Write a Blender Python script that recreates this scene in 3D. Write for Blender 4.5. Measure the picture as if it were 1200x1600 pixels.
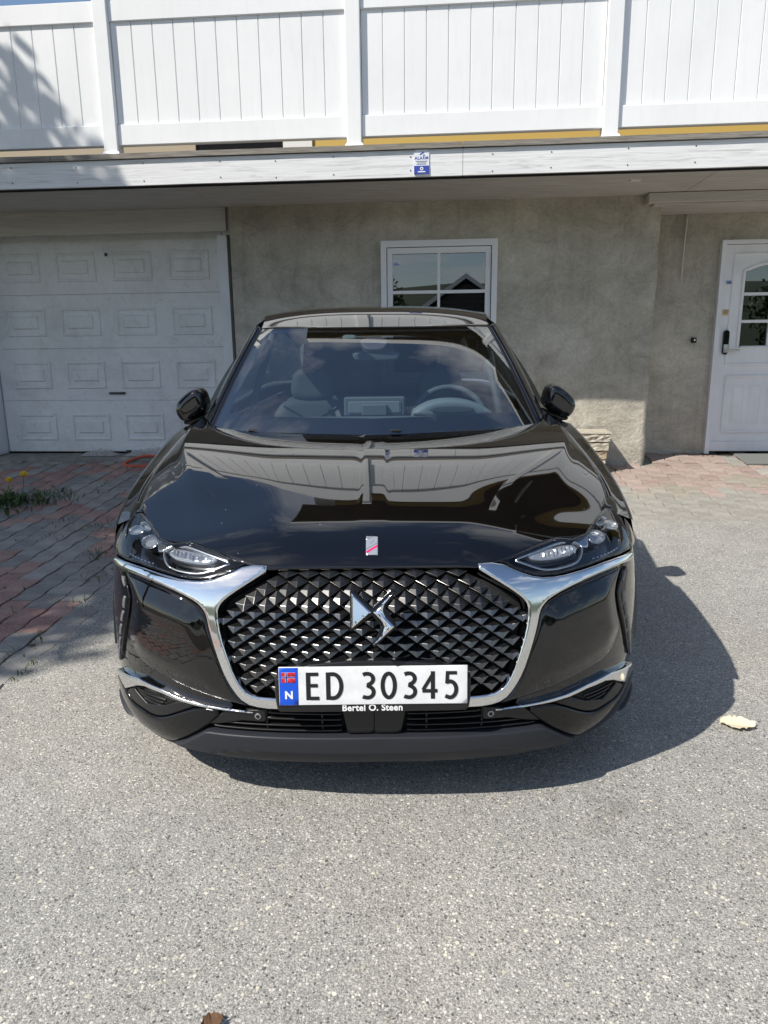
import bpy, bmesh, math, random
import numpy as np
from mathutils import Vector, Matrix
from mathutils.geometry import delaunay_2d_cdt
from mathutils import noise as mnoise

for o in list(bpy.data.objects):
    bpy.data.objects.remove(o)
SC = bpy.context.scene
COL = SC.collection
random.seed(7)
rng = np.random.default_rng(7)

# ------------------------------------------------------------------ camera
CAM = (0.034, -1.854, 1.33)
PITCH, ROLL, FPX = math.radians(13), math.radians(.65), 1130.0
f_ = Vector((0, math.cos(PITCH), -math.sin(PITCH)))
r_ = Vector((1, 0, 0)); u_ = r_.cross(f_)
R_ = math.cos(ROLL) * r_ - math.sin(ROLL) * u_
U_ = math.sin(ROLL) * r_ + math.cos(ROLL) * u_
cd = bpy.data.cameras.new('camera')
cam = bpy.data.objects.new('camera', cd); COL.objects.link(cam)
cd.sensor_fit = 'VERTICAL'; cd.sensor_height = 36.0; cd.lens = 36.0 * FPX / 1600
cd.clip_start = .05; cd.clip_end = 800
cam.matrix_world = Matrix(((R_.x, U_.x, -f_.x, CAM[0]), (R_.y, U_.y, -f_.y, CAM[1]), (R_.z, U_.z, -f_.z, CAM[2]), (0, 0, 0, 1)))
SC.camera = cam

# ------------------------------------------------------------------ sky, sun, exposure
LDIR = Vector((.84, .525, -1.05)).normalized()          # way the sunlight travels
SUN_EL = math.asin(-LDIR.z); SUN_AZ = math.atan2(-LDIR.x, -LDIR.y)
W = bpy.data.worlds.new('World'); SC.world = W; W.use_nodes = True
nt = W.node_tree; nt.nodes.clear()
def wn(t): return nt.nodes.new(t)
out = wn('ShaderNodeOutputWorld'); bg = wn('ShaderNodeBackground'); sky = wn('ShaderNodeTexSky')
sky.sky_type = 'NISHITA'; sky.sun_disc = False; sky.sun_elevation = SUN_EL; sky.sun_rotation = SUN_AZ % (2 * math.pi)
sky.altitude = 100; sky.air_density = 1.0; sky.dust_density = .6; sky.ozone_density = 1.2
tc = wn('ShaderNodeTexCoord'); sep = wn('ShaderNodeSeparateXYZ'); nt.links.new(tc.outputs['Generated'], sep.inputs[0])
mz = wn('ShaderNodeMath'); mz.operation = 'ADD'; mz.inputs[1].default_value = .22; nt.links.new(sep.outputs['Z'], mz.inputs[0])
mm = wn('ShaderNodeMath'); mm.operation = 'MAXIMUM'; mm.inputs[1].default_value = .05; nt.links.new(mz.outputs[0], mm.inputs[0])
dv = wn('ShaderNodeVectorMath'); dv.operation = 'DIVIDE'
cb = wn('ShaderNodeCombineXYZ')
for i in range(3): nt.links.new(mm.outputs[0], cb.inputs[i])
nt.links.new(tc.outputs['Generated'], dv.inputs[0]); nt.links.new(cb.outputs[0], dv.inputs[1])
n1 = wn('ShaderNodeTexNoise'); n1.inputs['Scale'].default_value = 2.1; n1.inputs['Detail'].default_value = 9; n1.inputs['Roughness'].default_value = .58; n1.inputs['Distortion'].default_value = .35
nt.links.new(dv.outputs[0], n1.inputs['Vector'])
rp = wn('ShaderNodeValToRGB'); rp.color_ramp.elements[0].position = .50; rp.color_ramp.elements[1].position = .70
rp.color_ramp.elements[0].color = (0, 0, 0, 1); rp.color_ramp.elements[1].color = (.85, .85, .85, 1)
nt.links.new(n1.outputs['Fac'], rp.inputs[0])
mx = wn('ShaderNodeMix'); mx.data_type = 'RGBA'; mx.inputs['B'].default_value = (7.5, 7.7, 8.0, 1)
nt.links.new(rp.outputs[0], mx.inputs['Factor']); nt.links.new(sky.outputs[0], mx.inputs['A'])
nt.links.new(mx.outputs['Result'], bg.inputs[0]); bg.inputs[1].default_value = .108
nt.links.new(bg.outputs[0], out.inputs[0])
sl = bpy.data.lights.new('sun', 'SUN'); sl.energy = 4.8; sl.angle = math.radians(.53); sl.color = (1, .945, .86)
sun = bpy.data.objects.new('sun', sl); COL.objects.link(sun); sun.location = (-8, -6, 12)
sun.rotation_euler = LDIR.to_track_quat('-Z', 'Y').to_euler()
vs = SC.view_settings; vs.view_transform = 'Standard'; vs.look = 'None'; vs.gamma = 1; vs.exposure = .30; vs.use_curve_mapping = False
SC.cycles.max_bounces = 10; SC.cycles.transparent_max_bounces = 16; SC.cycles.caustics_reflective = False; SC.cycles.caustics_refractive = False

# ------------------------------------------------------------------ building frame: u right along the wall, d away from the camera
TH = math.radians(5)
UX, UY = math.cos(TH), -math.sin(TH); NX, NY = math.sin(TH), math.cos(TH)
def bw(u, d, z): return (u * UX + d * NX, u * UY + d * NY, z)
def to_ud(x, y): return (x * UX + y * UY, x * NX + y * NY)
def zg(d):
    return .21 * (max(d - 1.0, 0) / 4.05) ** 1.6 if d < 5.05 else .21 + (d - 5.05) * .12 if d < 5.6 else .276

# ------------------------------------------------------------------ materials
MATS = {}
def mat(name, col, rough=.5, metal=0, coat=0, spec=.5, ior=None, coat_rough=.02):
    m = bpy.data.materials.new(name); m.use_nodes = True; MATS[name] = m
    p = m.node_tree.nodes['Principled BSDF']
    p.inputs['Base Color'].default_value = (*col, 1); p.inputs['Roughness'].default_value = rough; p.inputs['Metallic'].default_value = metal
    p.inputs['Coat Weight'].default_value = coat; p.inputs['Coat Roughness'].default_value = coat_rough; p.inputs['Specular IOR Level'].default_value = spec
    if ior: p.inputs['IOR'].default_value = ior
    return m
class NB:
    """small node builder"""
    def __init__(s, m): s.m = m; s.t = m.node_tree; s.p = s.t.nodes['Principled BSDF']; s._c = None
    def n(s, t, **k):
        x = s.t.nodes.new(t)
        for a, v in k.items():
            if hasattr(x, a) and a not in ('Scale',): setattr(x, a, v)
        return x
    def l(s, a, b): s.t.links.new(a, b)
    def co(s):
        if s._c is None: s._c = s.n('ShaderNodeTexCoord').outputs['Object']
        return s._c
    def noise(s, scale, detail=4, rough=.55, dist=0, vec=None):
        x = s.n('ShaderNodeTexNoise'); x.inputs['Scale'].default_value = scale; x.inputs['Detail'].default_value = detail
        x.inputs['Roughness'].default_value = rough; x.inputs['Distortion'].default_value = dist; s.l(vec or s.co(), x.inputs['Vector']); return x.outputs['Fac']
    def voro(s, scale, feature='F1', vec=None):
        x = s.n('ShaderNodeTexVoronoi'); x.feature = feature; x.inputs['Scale'].default_value = scale; s.l(vec or s.co(), x.inputs['Vector']); return x
    def map(s, scale):
        x = s.n('ShaderNodeMapping'); x.inputs['Scale'].default_value = scale; s.l(s.co(), x.inputs['Vector']); return x.outputs[0]
    def ramp(s, fac, *st):
        x = s.n('ShaderNodeValToRGB'); e = x.color_ramp.elements
        while len(e) < len(st): e.new(.5)
        for q, (pos, c) in zip(e, st):
            q.position = pos; q.color = (*c, 1) if isinstance(c, tuple) else (c, c, c, 1)
        s.l(fac, x.inputs[0]); return x.outputs[0]
    def mix(s, fac, a, b, mode='MIX'):
        x = s.n('ShaderNodeMix'); x.data_type = 'RGBA'; x.blend_type = mode
        for v, i in ((fac, 'Factor'), (a, 'A'), (b, 'B')):
            if isinstance(v, (int, float)): x.inputs[i].default_value = v if i == 'Factor' else (v, v, v, 1)
            elif isinstance(v, tuple): x.inputs[i].default_value = (*v, 1)
            else: s.l(v, x.inputs[i])
        return x.outputs['Result']
    def math(s, op, a, b=0.):
        x = s.n('ShaderNodeMath'); x.operation = op
        for v, i in ((a, 0), (b, 1)):
            if isinstance(v, (int, float)): x.inputs[i].default_value = v
            else: s.l(v, x.inputs[i])
        return x.outputs[0]
    def bump(s, h, strength=.3, dist=.01):
        x = s.n('ShaderNodeBump'); x.inputs['Strength'].default_value = strength; x.inputs['Distance'].default_value = dist
        s.l(h, x.inputs['Height']); s.l(x.outputs[0], s.p.inputs['Normal']); return x
    def base(s, c): s.l(c, s.p.inputs['Base Color'])
    def rough(s, c): s.l(c, s.p.inputs['Roughness'])

# car
m = mat('car_paint', (.0022, .0023, .0030), .03, 0, 1.0, .12); NBp = NB(m); MATS['car_paint'].node_tree.nodes['Principled BSDF'].inputs['Coat IOR'].default_value = 1.62
NBp.l(NBp.ramp(NBp.noise(3.0, 5), (.35, .004), (.75, .02)), NBp.p.inputs['Coat Roughness'])
vs_ = NBp.voro(26); vc = NBp.n('ShaderNodeSeparateColor'); NBp.l(vs_.outputs['Color'], vc.inputs[0])
spk = NBp.math('MULTIPLY', NBp.math('LESS_THAN', vs_.outputs['Distance'], .045), NBp.math('GREATER_THAN', vc.outputs[0], .80))
dst = NBp.math('MULTIPLY', NBp.ramp(NBp.noise(420, 3, .7), (.66, .0), (.74, 1.0)), .008)
NBp.base(NBp.mix(NBp.math('MAXIMUM', NBp.math('MULTIPLY', spk, .55), dst), (.0022, .0023, .0030), (.50, .48, .43)))
m = mat('chrome', (.78, .79, .80), .06, 1.0); b = NB(m); b.rough(b.ramp(b.noise(9, 5), (.3, .03), (.8, .14)))
mat('dark_chrome', (.165, .163, .162), .30, 1.0); mat('emblem_silver', (.90, .90, .91), .10, 1.0); mat('seat_grey', (.12, .14, .142), .7)
mat('stud_dark', (.012, .012, .013), .28, 0, .0)
mat('gloss_black', (.004, .004, .005), .12, 0, .3, .3)
mat('satin_black', (.008, .008, .009), .42)
m = mat('lip_plastic', (.021, .023, .029), .50, 0, 0, .35); b = NB(m); b.bump(b.noise(900, 2), .15, .001); b.rough(b.ramp(b.noise(6, 4), (.3, .40), (.8, .62)))
mat('rubber', (.018, .018, .019), .8); mat('alloy', (.42, .43, .44), .3, 1.0)
mat('interior_dark', (.05, .056, .06), .7); mat('interior_grey', (.105, .122, .125), .65); mat('interior_light', (.175, .205, .208), .7); mat('camera_plastic', (.10, .085, .09), .5); mat('screen_black', (.01, .01, .012), .15)
mat('frit', (.004, .004, .005), .25)
def glassmat(name, tint, ior, rough=0.0):
    m = bpy.data.materials.new(name); m.use_nodes = True; MATS[name] = m; t = m.node_tree; t.nodes.clear()
    o = t.nodes.new('ShaderNodeOutputMaterial'); tr = t.nodes.new('ShaderNodeBsdfTransparent'); tr.inputs[0].default_value = (*tint, 1)
    g = t.nodes.new('ShaderNodeBsdfGlossy'); g.inputs['Roughness'].default_value = rough; g.inputs[0].default_value = (1, 1, 1, 1)
    f = t.nodes.new('ShaderNodeFresnel'); x = t.nodes.new('ShaderNodeMixShader')
    ge = t.nodes.new('ShaderNodeNewGeometry'); mr_ = t.nodes.new('ShaderNodeMapRange')      # thin pane: same reflectance from both sides
    mr_.inputs['To Min'].default_value = ior; mr_.inputs['To Max'].default_value = 1 / ior
    t.links.new(ge.outputs['Backfacing'], mr_.inputs['Value']); t.links.new(mr_.outputs[0], f.inputs[0])
    t.links.new(f.outputs[0], x.inputs[0]); t.links.new(tr.outputs[0], x.inputs[1]); t.links.new(g.outputs[0], x.inputs[2]); t.links.new(x.outputs[0], o.inputs[0])
    return m
glassmat('windscreen_glass', (.70, .80, .85), 2.6); glassmat('side_glass', (.30, .33, .33), 1.8); glassmat('privacy_glass', (.05, .055, .06), 1.7); glassmat('lamp_cover', (.88, .90, .92), 1.5)
glassmat('house_glass', (.45, .48, .5), 2.25); glassmat('lens_glass', (.94, .95, .96), 1.7)
mat('lens_body', (.55, .56, .58), .18, .6); mat('lamp_housing', (.006, .006, .008), .2, 0, .4); mat('lamp_silver', (.62, .63, .64), .22, 1.0)
m = mat('plate_white', (.78, .79, .80), .35); b = NB(m); vv_ = b.voro(70); vq = b.n('ShaderNodeSeparateColor'); b.l(vv_.outputs['Color'], vq.inputs[0]); b.base(b.mix(b.math('MULTIPLY', b.math('LESS_THAN', vv_.outputs['Distance'], .09), b.math('GREATER_THAN', vq.outputs[0], .86)), b.ramp(b.noise(30, 4), (.35, (.72, .725, .73)), (.6, (.79, .80, .81))), (.25, .22, .18))); mat('plate_blue', (.005, .085, .62), .35); mat('plate_black', (.01, .01, .01), .4); mat('plate_frame', (.010, .010, .011), .3)
mat('flag_red', (.55, .02, .035), .4); mat('flag_blue', (.01, .04, .3), .4); mat('print_white', (.82, .82, .82), .5); mat('badge_red', (.65, .02, .12), .3); mat('badge_silver', (.72, .73, .75), .18, .7); mat('badge_grey', (.35, .36, .38), .3, .5)
mat('lamp_segment', (.13, .13, .13), .3); mat('amber', (.5, .17, .02), .3)

# ground
m = mat('asphalt', (.2, .2, .2), .85); b = NB(m)
v1 = b.voro(142); v2 = b.voro(420)
hs = b.n('ShaderNodeSeparateColor'); b.l(v1.outputs['Color'], hs.inputs[0])
h2 = b.n('ShaderNodeSeparateColor'); b.l(v2.outputs['Color'], h2.inputs[0])
st = b.ramp(hs.outputs[0], (0, (.07, .072, .076)), (.22, (.165, .166, .168)), (.5, (.30, .298, .29)), (.8, (.455, .45, .43)), (1, (.68, .665, .615)))
st2 = b.ramp(h2.outputs[1], (0, (.15, .151, .153)), (.45, (.265, .265, .260)), (.85, (.39, .387, .372)), (1, (.56, .55, .52)))
stone = b.math('LESS_THAN', v1.outputs['Distance'], .46)
pick = b.math('GREATER_THAN', hs.outputs[1], .46)
c = b.mix(b.math('MULTIPLY', stone, pick), st2, st)
v3 = b.voro(62); h3 = b.n('ShaderNodeSeparateColor'); b.l(v3.outputs['Color'], h3.inputs[0])
bs_ = b.math('MULTIPLY', b.math('LESS_THAN', v3.outputs['Distance'], .30), b.math('GREATER_THAN', h3.outputs[1], .90))
c = b.mix(bs_, c, b.ramp(h3.outputs[0], (0, (.07, .07, .075)), (.35, (.20, .195, .18)), (.6, (.52, .49, .40)), (1, (.66, .64, .56))))
big = b.ramp(b.noise(.8, 6, .62, .4), (.3, .86), (.7, 1.10)); mid = b.ramp(b.noise(9, 4, .6), (.3, .93), (.7, 1.06))
c = b.mix(1, c, big, 'MULTIPLY'); c = b.mix(1, c, mid, 'MULTIPLY')
stn = b.ramp(b.noise(2.3, 5, .6, .8), (.60, (1, 1, 1)), (.78, (.80, .79, .77))); c = b.mix(1, c, stn, 'MULTIPLY')
warm = b.ramp(b.noise(.7, 3), (.45, (1, 1, 1)), (.75, (1.0, .975, .93))); c = b.mix(1, c, warm, 'MULTIPLY'); c = b.mix(1, c, (1.05, 1.03, .985), 'MULTIPLY'); b.base(c)
bh = b.math('ADD', b.math('MULTIPLY', v1.outputs['Distance'], -1.0), b.math('MULTIPLY', v2.outputs['Distance'], -.4)); b.bump(bh, .5, .003)
b.rough(b.ramp(hs.outputs[2], (0, .6), (1, .95)))
def paver_mat(name, c0, c1):
    m = mat(name, c0, .9); b = NB(m)
    oi = b.n('ShaderNodeObjectInfo')
    base = b.mix(oi.outputs['Random'], c0, c1)
    hi = b.noise(260, 3, .7); c = b.mix(1, base, b.ramp(hi, (.3, .62), (.72, 1.35)), 'MULTIPLY')
    c = b.mix(1, c, b.ramp(b.noise(9, 5, .6), (.3, .72), (.7, 1.12)), 'MULTIPLY')
    sp = b.voro(170); ss = b.n('ShaderNodeSeparateColor'); b.l(sp.outputs['Color'], ss.inputs[0])
    c = b.mix(b.math('MULTIPLY', b.math('GREATER_THAN', ss.outputs[0], .9), .55), c, (.42, .40, .37))
    b.base(c); b.bump(hi, .4, .004); return m
paver_mat('paver_pink', (.33, .245, .215), (.41, .325, .285)); paver_mat('paver_dusty', (.30, .285, .25), (.35, .335, .30)); paver_mat('paver_red', (.34, .20, .17), (.45, .29, .245)); paver_mat('paver_grey', (.26, .252, .235), (.39, .37, .34)); paver_mat('paver_tan', (.31, .275, .225), (.38, .345, .295))
m = mat('joint_sand', (.08, .07, .05), .95); b = NB(m); jr = b.ramp(b.noise(7, 5), (.35, (.06, .055, .042)), (.55, (.11, .098, .07)), (.7, (.06, .072, .028))); sx_ = b.n('ShaderNodeSeparateXYZ'); b.l(b.co(), sx_.inputs[0])
b.base(b.mix(b.math('GREATER_THAN', sx_.outputs[0], .6), jr, (.25, .235, .20))); b.bump(b.noise(300, 3), .5, .004)
m = mat('concrete', (.25, .24, .22), .9); b = NB(m); b.base(b.ramp(b.noise(8, 6, .65), (.3, (.17, .165, .15)), (.7, (.30, .29, .265)))); b.bump(b.noise(120, 4), .4, .004)
m = mat('grass_ground', (.06, .09, .03), .95); b = NB(m); b.base(b.ramp(b.noise(1.5, 6), (.35, (.04, .065, .02)), (.7, (.10, .12, .05))))
# house
m = mat('stucco', (.25, .235, .195), .92); b = NB(m)
sw = b.noise(3.0, 9, .70, .7, b.map((1, 1, 1.4))); fine = b.noise(38, 5, .65, .6); blot = b.noise(.9, 4)
c = b.ramp(sw, (.27, (.35, .326, .273)), (.5, (.50, .468, .392)), (.75, (.64, .606, .52)))
c = b.mix(1, c, b.ramp(fine, (.3, .86), (.7, 1.10)), 'MULTIPLY'); c = b.mix(1, c, b.ramp(blot, (.32, .76), (.70, 1.12)), 'MULTIPLY')
drip = b.ramp(b.noise(5.5, 5, .6, .3, b.map((2.2, 2.2, .22))), (.52, (1, 1, 1)), (.72, (.82, .80, .77))); c = b.mix(.8, c, b.mix(1, c, drip, 'MULTIPLY'))
grn = b.noise(140, 3, .7); c = b.mix(1, c, b.ramp(grn, (.3, .90), (.7, 1.08)), 'MULTIPLY')
crk = b.voro(1.7, 'DISTANCE_TO_EDGE', None); c = b.mix(1, c, b.ramp(crk.outputs['Distance'], (.0, .80), (.006, 1.0)), 'MULTIPLY')
b.base(c)
bb = b.n('ShaderNodeMath'); bb.operation = 'ADD'; b.l(b.math('MULTIPLY', sw, 1.6), bb.inputs[0]); b.l(b.math('MULTIPLY', fine, .25), bb.inputs[1]); b.bump(bb.outputs[0], .7, .03)
m = mat('stucco_base', (.44, .41, .32), .92); b = NB(m); sw = b.noise(5, 7, .6, .8); b.base(b.ramp(sw, (.3, (.34, .315, .24)), (.7, (.50, .47, .385)))); b.bump(sw, .6, .03)
m = mat('vinyl_white', (.80, .81, .82), .42); b = NB(m); c = b.ramp(b.noise(2.2, 5), (.3, (.76, .77, .78)), (.7, (.82, .828, .835))); b.base(b.mix(1, c, b.ramp(b.noise(7, 5, .65, .2, b.map((3, 3, .35))), (.5, (1, 1, 1)), (.78, (.955, .955, .945))), 'MULTIPLY'))
m = mat('wood_white', (.74, .74, .74), .6); b = NB(m)
wv = b.noise(7, 6, .65, .8, b.map((.35, .35, 6))); wk = b.noise(26, 4, .6, 0, b.map((.12, .12, 9)))
c = b.ramp(wv, (.30, (.50, .50, .49)), (.46, (.74, .745, .75)), (.7, (.80, .805, .81))); b.base(b.mix(.8, c, b.mix(1, c, b.ramp(wk, (.35, .80), (.6, 1.0)), 'MULTIPLY'))); b.bump(wk, .25, .003)
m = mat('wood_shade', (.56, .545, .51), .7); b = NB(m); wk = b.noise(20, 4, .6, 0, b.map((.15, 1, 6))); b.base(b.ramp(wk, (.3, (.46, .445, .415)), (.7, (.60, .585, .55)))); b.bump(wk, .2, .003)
m = mat('wood_weathered', (.24, .215, .18), .85); b = NB(m); wk = b.noise(14, 6, .65, .5, b.map((.3, 3, 8))); b.base(b.ramp(wk, (.3, (.13, .115, .10)), (.55, (.25, .23, .20)), (.75, (.36, .33, .29)))); b.bump(wk, .5, .005)
m = mat('garage_paint', (.72, .72, .71), .5); b = NB(m)
dirt = b.noise(2.4, 7, .7, .6); sc_ = b.noise(13, 6, .75, 1.2)
c = b.ramp(dirt, (.30, (.64, .635, .62)), (.5, (.76, .76, .752)), (.7, (.82, .82, .815))); c = b.mix(1, c, b.ramp(sc_, (.30, .80), (.45, 1.0), (.75, 1.03)), 'MULTIPLY'); b.base(c); b.bump(sc_, .08, .003)
m = mat('door_paint', (.76, .775, .80), .5); b = NB(m); b.base(b.ramp(b.noise(5, 6, .65, .4, b.map((1, 1, .5))), (.3, (.68, .69, .71)), (.7, (.80, .81, .83))))
mat('window_frame', (.78, .78, .78), .45); mat('gap_black', (.008, .008, .008), .9); mat('room_dark', (.02, .021, .023), .9); mat('blind', (.13, .14, .16), .6); mat('curtain', (.35, .34, .32), .9)
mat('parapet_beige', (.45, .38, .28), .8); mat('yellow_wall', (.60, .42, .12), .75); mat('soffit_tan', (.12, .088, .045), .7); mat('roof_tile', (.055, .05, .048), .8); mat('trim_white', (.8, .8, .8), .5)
mat('steel', (.5, .49, .47), .32, 1.0); mat('nail', (.07, .065, .06), .6, .5); mat('sign_blue', (.03, .06, .36), .5); mat('sign_white', (.72, .75, .80), .4); mat('paper_yellow', (.62, .50, .28), .8); mat('paper_blue', (.45, .52, .60), .7); mat('cable_white', (.62, .60, .55), .6)
m = mat('split_stone', (.5, .46, .37), .92); b = NB(m); b.base(b.ramp(b.noise(22, 6, .7), (.3, (.33, .28, .21)), (.55, (.50, .46, .38)), (.75, (.60, .57, .50)))); b.bump(b.noise(60, 5, .7), .8, .012)
m = mat('split_stone_tan', (.46, .36, .25), .92); b = NB(m); b.base(b.ramp(b.noise(22, 6, .7), (.3, (.34, .25, .16)), (.7, (.54, .45, .34)))); b.bump(b.noise(60, 5, .7), .8, .012)
mat('hose_red', (.60, .10, .04), .5); m_ = mat('plastic_film', (.62, .61, .58), .3); m_.node_tree.nodes['Principled BSDF'].inputs['Alpha'].default_value = .55; mat('plastic_fold', (.5, .49, .46), .35)
m = mat('leaf_green', (.05, .095, .022), .6); b = NB(m); b.base(b.mix(b.n('ShaderNodeObjectInfo').outputs['Random'], (.05, .09, .02), (.08, .13, .03)))
mat('grass_blade', (.085, .125, .035), .7); mat('petal', (.95, .68, .01), .6); mat('dry_leaf', (.70, .62, .44), .8); mat('brown_leaf', (.13, .07, .035), .85); mat('litter', (.16, .10, .055), .9)
mat('grit', (.33, .32, .29), .9); mat('bark', (.09, .07, .05), .95); mat('tree_leaf', (.055, .085, .022), .6); mat('mat_grey', (.15, .155, .15), .95); mat('far_wall', (.055, .05, .048), .8); mat('hill_green', (.035, .05, .022), .95)

# ------------------------------------------------------------------ object helpers
def link(o, parent=None):
    COL.objects.link(o)
    if parent is not None: o.parent = parent
    return o
def mk(name, V, Fc, m, parent=None, smooth=False, sharp=None):
    me = bpy.data.meshes.new(name); me.from_pydata([tuple(map(float, v)) for v in V], [], [tuple(int(i) for i in f) for f in Fc])
    ms = m if isinstance(m, (list, tuple)) else [m]
    for q in ms: me.materials.append(MATS[q])
    if smooth:
        me.polygons.foreach_set('use_smooth', [True] * len(me.polygons))
        if sharp: me.set_sharp_from_angle(angle=math.radians(sharp))
    me.update()
    o = bpy.data.objects.new(name, me); link(o, parent)
    if parent is not None and parent.type == 'EMPTY': o.matrix_parent_inverse = PINV.get(parent.name, Matrix())
    return o
PINV = {}
def thing(name, loc, label, cat, group=None, kind=None):
    e = bpy.data.objects.new(name, None); e.empty_display_size = .2; COL.objects.link(e); e.location = loc
    PINV[e.name] = Matrix.Translation(Vector(loc)).inverted()
    tag(e, label, cat, group, kind); return e
def tag(o, label=None, cat=None, group=None, kind=None):
    if label: o['label'] = label
    if cat: o['category'] = cat
    if group: o['group'] = group
    if kind: o['kind'] = kind
    return o
BOXF = [(0, 1, 3, 2), (4, 6, 7, 5), (0, 4, 5, 1), (2, 3, 7, 6), (0, 2, 6, 4), (1, 5, 7, 3)]
class MB:
    def __init__(s): s.V = []; s.F = []
    def add(s, V, F):
        k = len(s.V); s.V += [tuple(v) for v in V]; s.F += [tuple(i + k for i in f) for f in F]; return s
    def box(s, u0, u1, d0, d1, z0, z1, f=bw):
        return s.add([f(u, d, z) for u in (u0, u1) for d in (d0, d1) for z in (z0, z1)], BOXF)
    def tube(s, pts, r, n=8, cap=True):
        P = [Vector(p) for p in pts]; k = len(s.V); up = Vector((0, 0, 1))
        for i, p in enumerate(P):
            t = (P[min(i + 1, len(P) - 1)] - P[max(i - 1, 0)]).normalized()
            a = t.cross(up)
            if a.length < 1e-3: a = t.cross(Vector((1, 0, 0)))
            a.normalize(); c = a.cross(t); rr = r[i] if isinstance(r, (list, tuple)) else r
            for j in range(n):
                w = 2 * math.pi * j / n; s.V.append(tuple(p + a * math.cos(w) * rr + c * math.sin(w) * rr))
        for i in range(len(P) - 1):
            for j in range(n):
                s.F.append((k + i * n + j, k + i * n + (j + 1) % n, k + (i + 1) * n + (j + 1) % n, k + (i + 1) * n + j))
        if cap:
            s.F.append(tuple(k + j for j in range(n))[::-1]); s.F.append(tuple(k + (len(P) - 1) * n + j for j in range(n)))
        return s
    def out(s, name, m, parent=None, smooth=False, sharp=None): return mk(name, s.V, s.F, m, parent, smooth, sharp)
def bevel_box(name, u0, u1, d0, d1, z0, z1, m, parent=None, bev=.004, f=bw, seg=1):
    bm = bmesh.new()
    V = [bm.verts.new((u, d, z)) for u in (u0, u1) for d in (d0, d1) for z in (z0, z1)]
    for q in BOXF: bm.faces.new([V[i] for i in q])
    bmesh.ops.recalc_face_normals(bm, faces=bm.faces)
    bmesh.ops.bevel(bm, geom=bm.edges[:] + bm.verts[:], offset=bev, segments=seg, affect='EDGES', profile=.6)
    bm.verts.index_update()
    V2 = [f(*v.co) for v in bm.verts]; F2 = [[v.index for v in q.verts] for q in bm.faces]; bm.free()
    return mk(name, V2, F2, m, parent)
def grid(nu, nv, fn):
    V = [fn(i, j) for j in range(nv) for i in range(nu)]
    F = [(j * nu + i, j * nu + i + 1, (j + 1) * nu + i + 1, (j + 1) * nu + i) for j in range(nv - 1) for i in range(nu - 1)]
    return V, F
def resample(P, res, closed=True):
    P = np.asarray(P, float); Q = np.vstack([P, P[:1]]) if closed else P; o = []
    for a, c in zip(Q[:-1], Q[1:]):
        k = max(1, int(math.ceil(np.hypot(*(c - a)) / res))); o += [a + (c - a) * t / k for t in range(k)]
    if not closed: o.append(Q[-1])
    return np.array(o)
def smooth_poly(P, it=2, keep=None):
    """chaikin corner cutting of a closed outline"""
    P = np.asarray(P, float)
    for _ in range(it):
        N = np.roll(P, -1, 0); P = np.stack([P * .75 + N * .25, P * .25 + N * .75], 1).reshape(-1, 2)
    return P
def inpoly(pts, poly):
    x, y = pts[:, 0], pts[:, 1]; r = np.zeros(len(pts), bool); a = poly; c = np.roll(poly, -1, 0)
    for (x1, y1), (x2, y2) in zip(a, c):
        k = (y1 > y) != (y2 > y); xx = x1 + (y - y1) * (x2 - x1) / ((y2 - y1) or 1e-12); r ^= k & (x < xx)
    return r
def polydist(pts, poly):
    d = np.full(len(pts), 9.0)
    for a, c in zip(poly, np.roll(poly, -1, 0)):
        e = c - a; L = e @ e
        if L < 1e-14: continue
        t = np.clip(((pts - a) @ e) / L, 0, 1); d = np.minimum(d, np.hypot(*(pts - a - t[:, None] * e).T))
    return d
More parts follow.
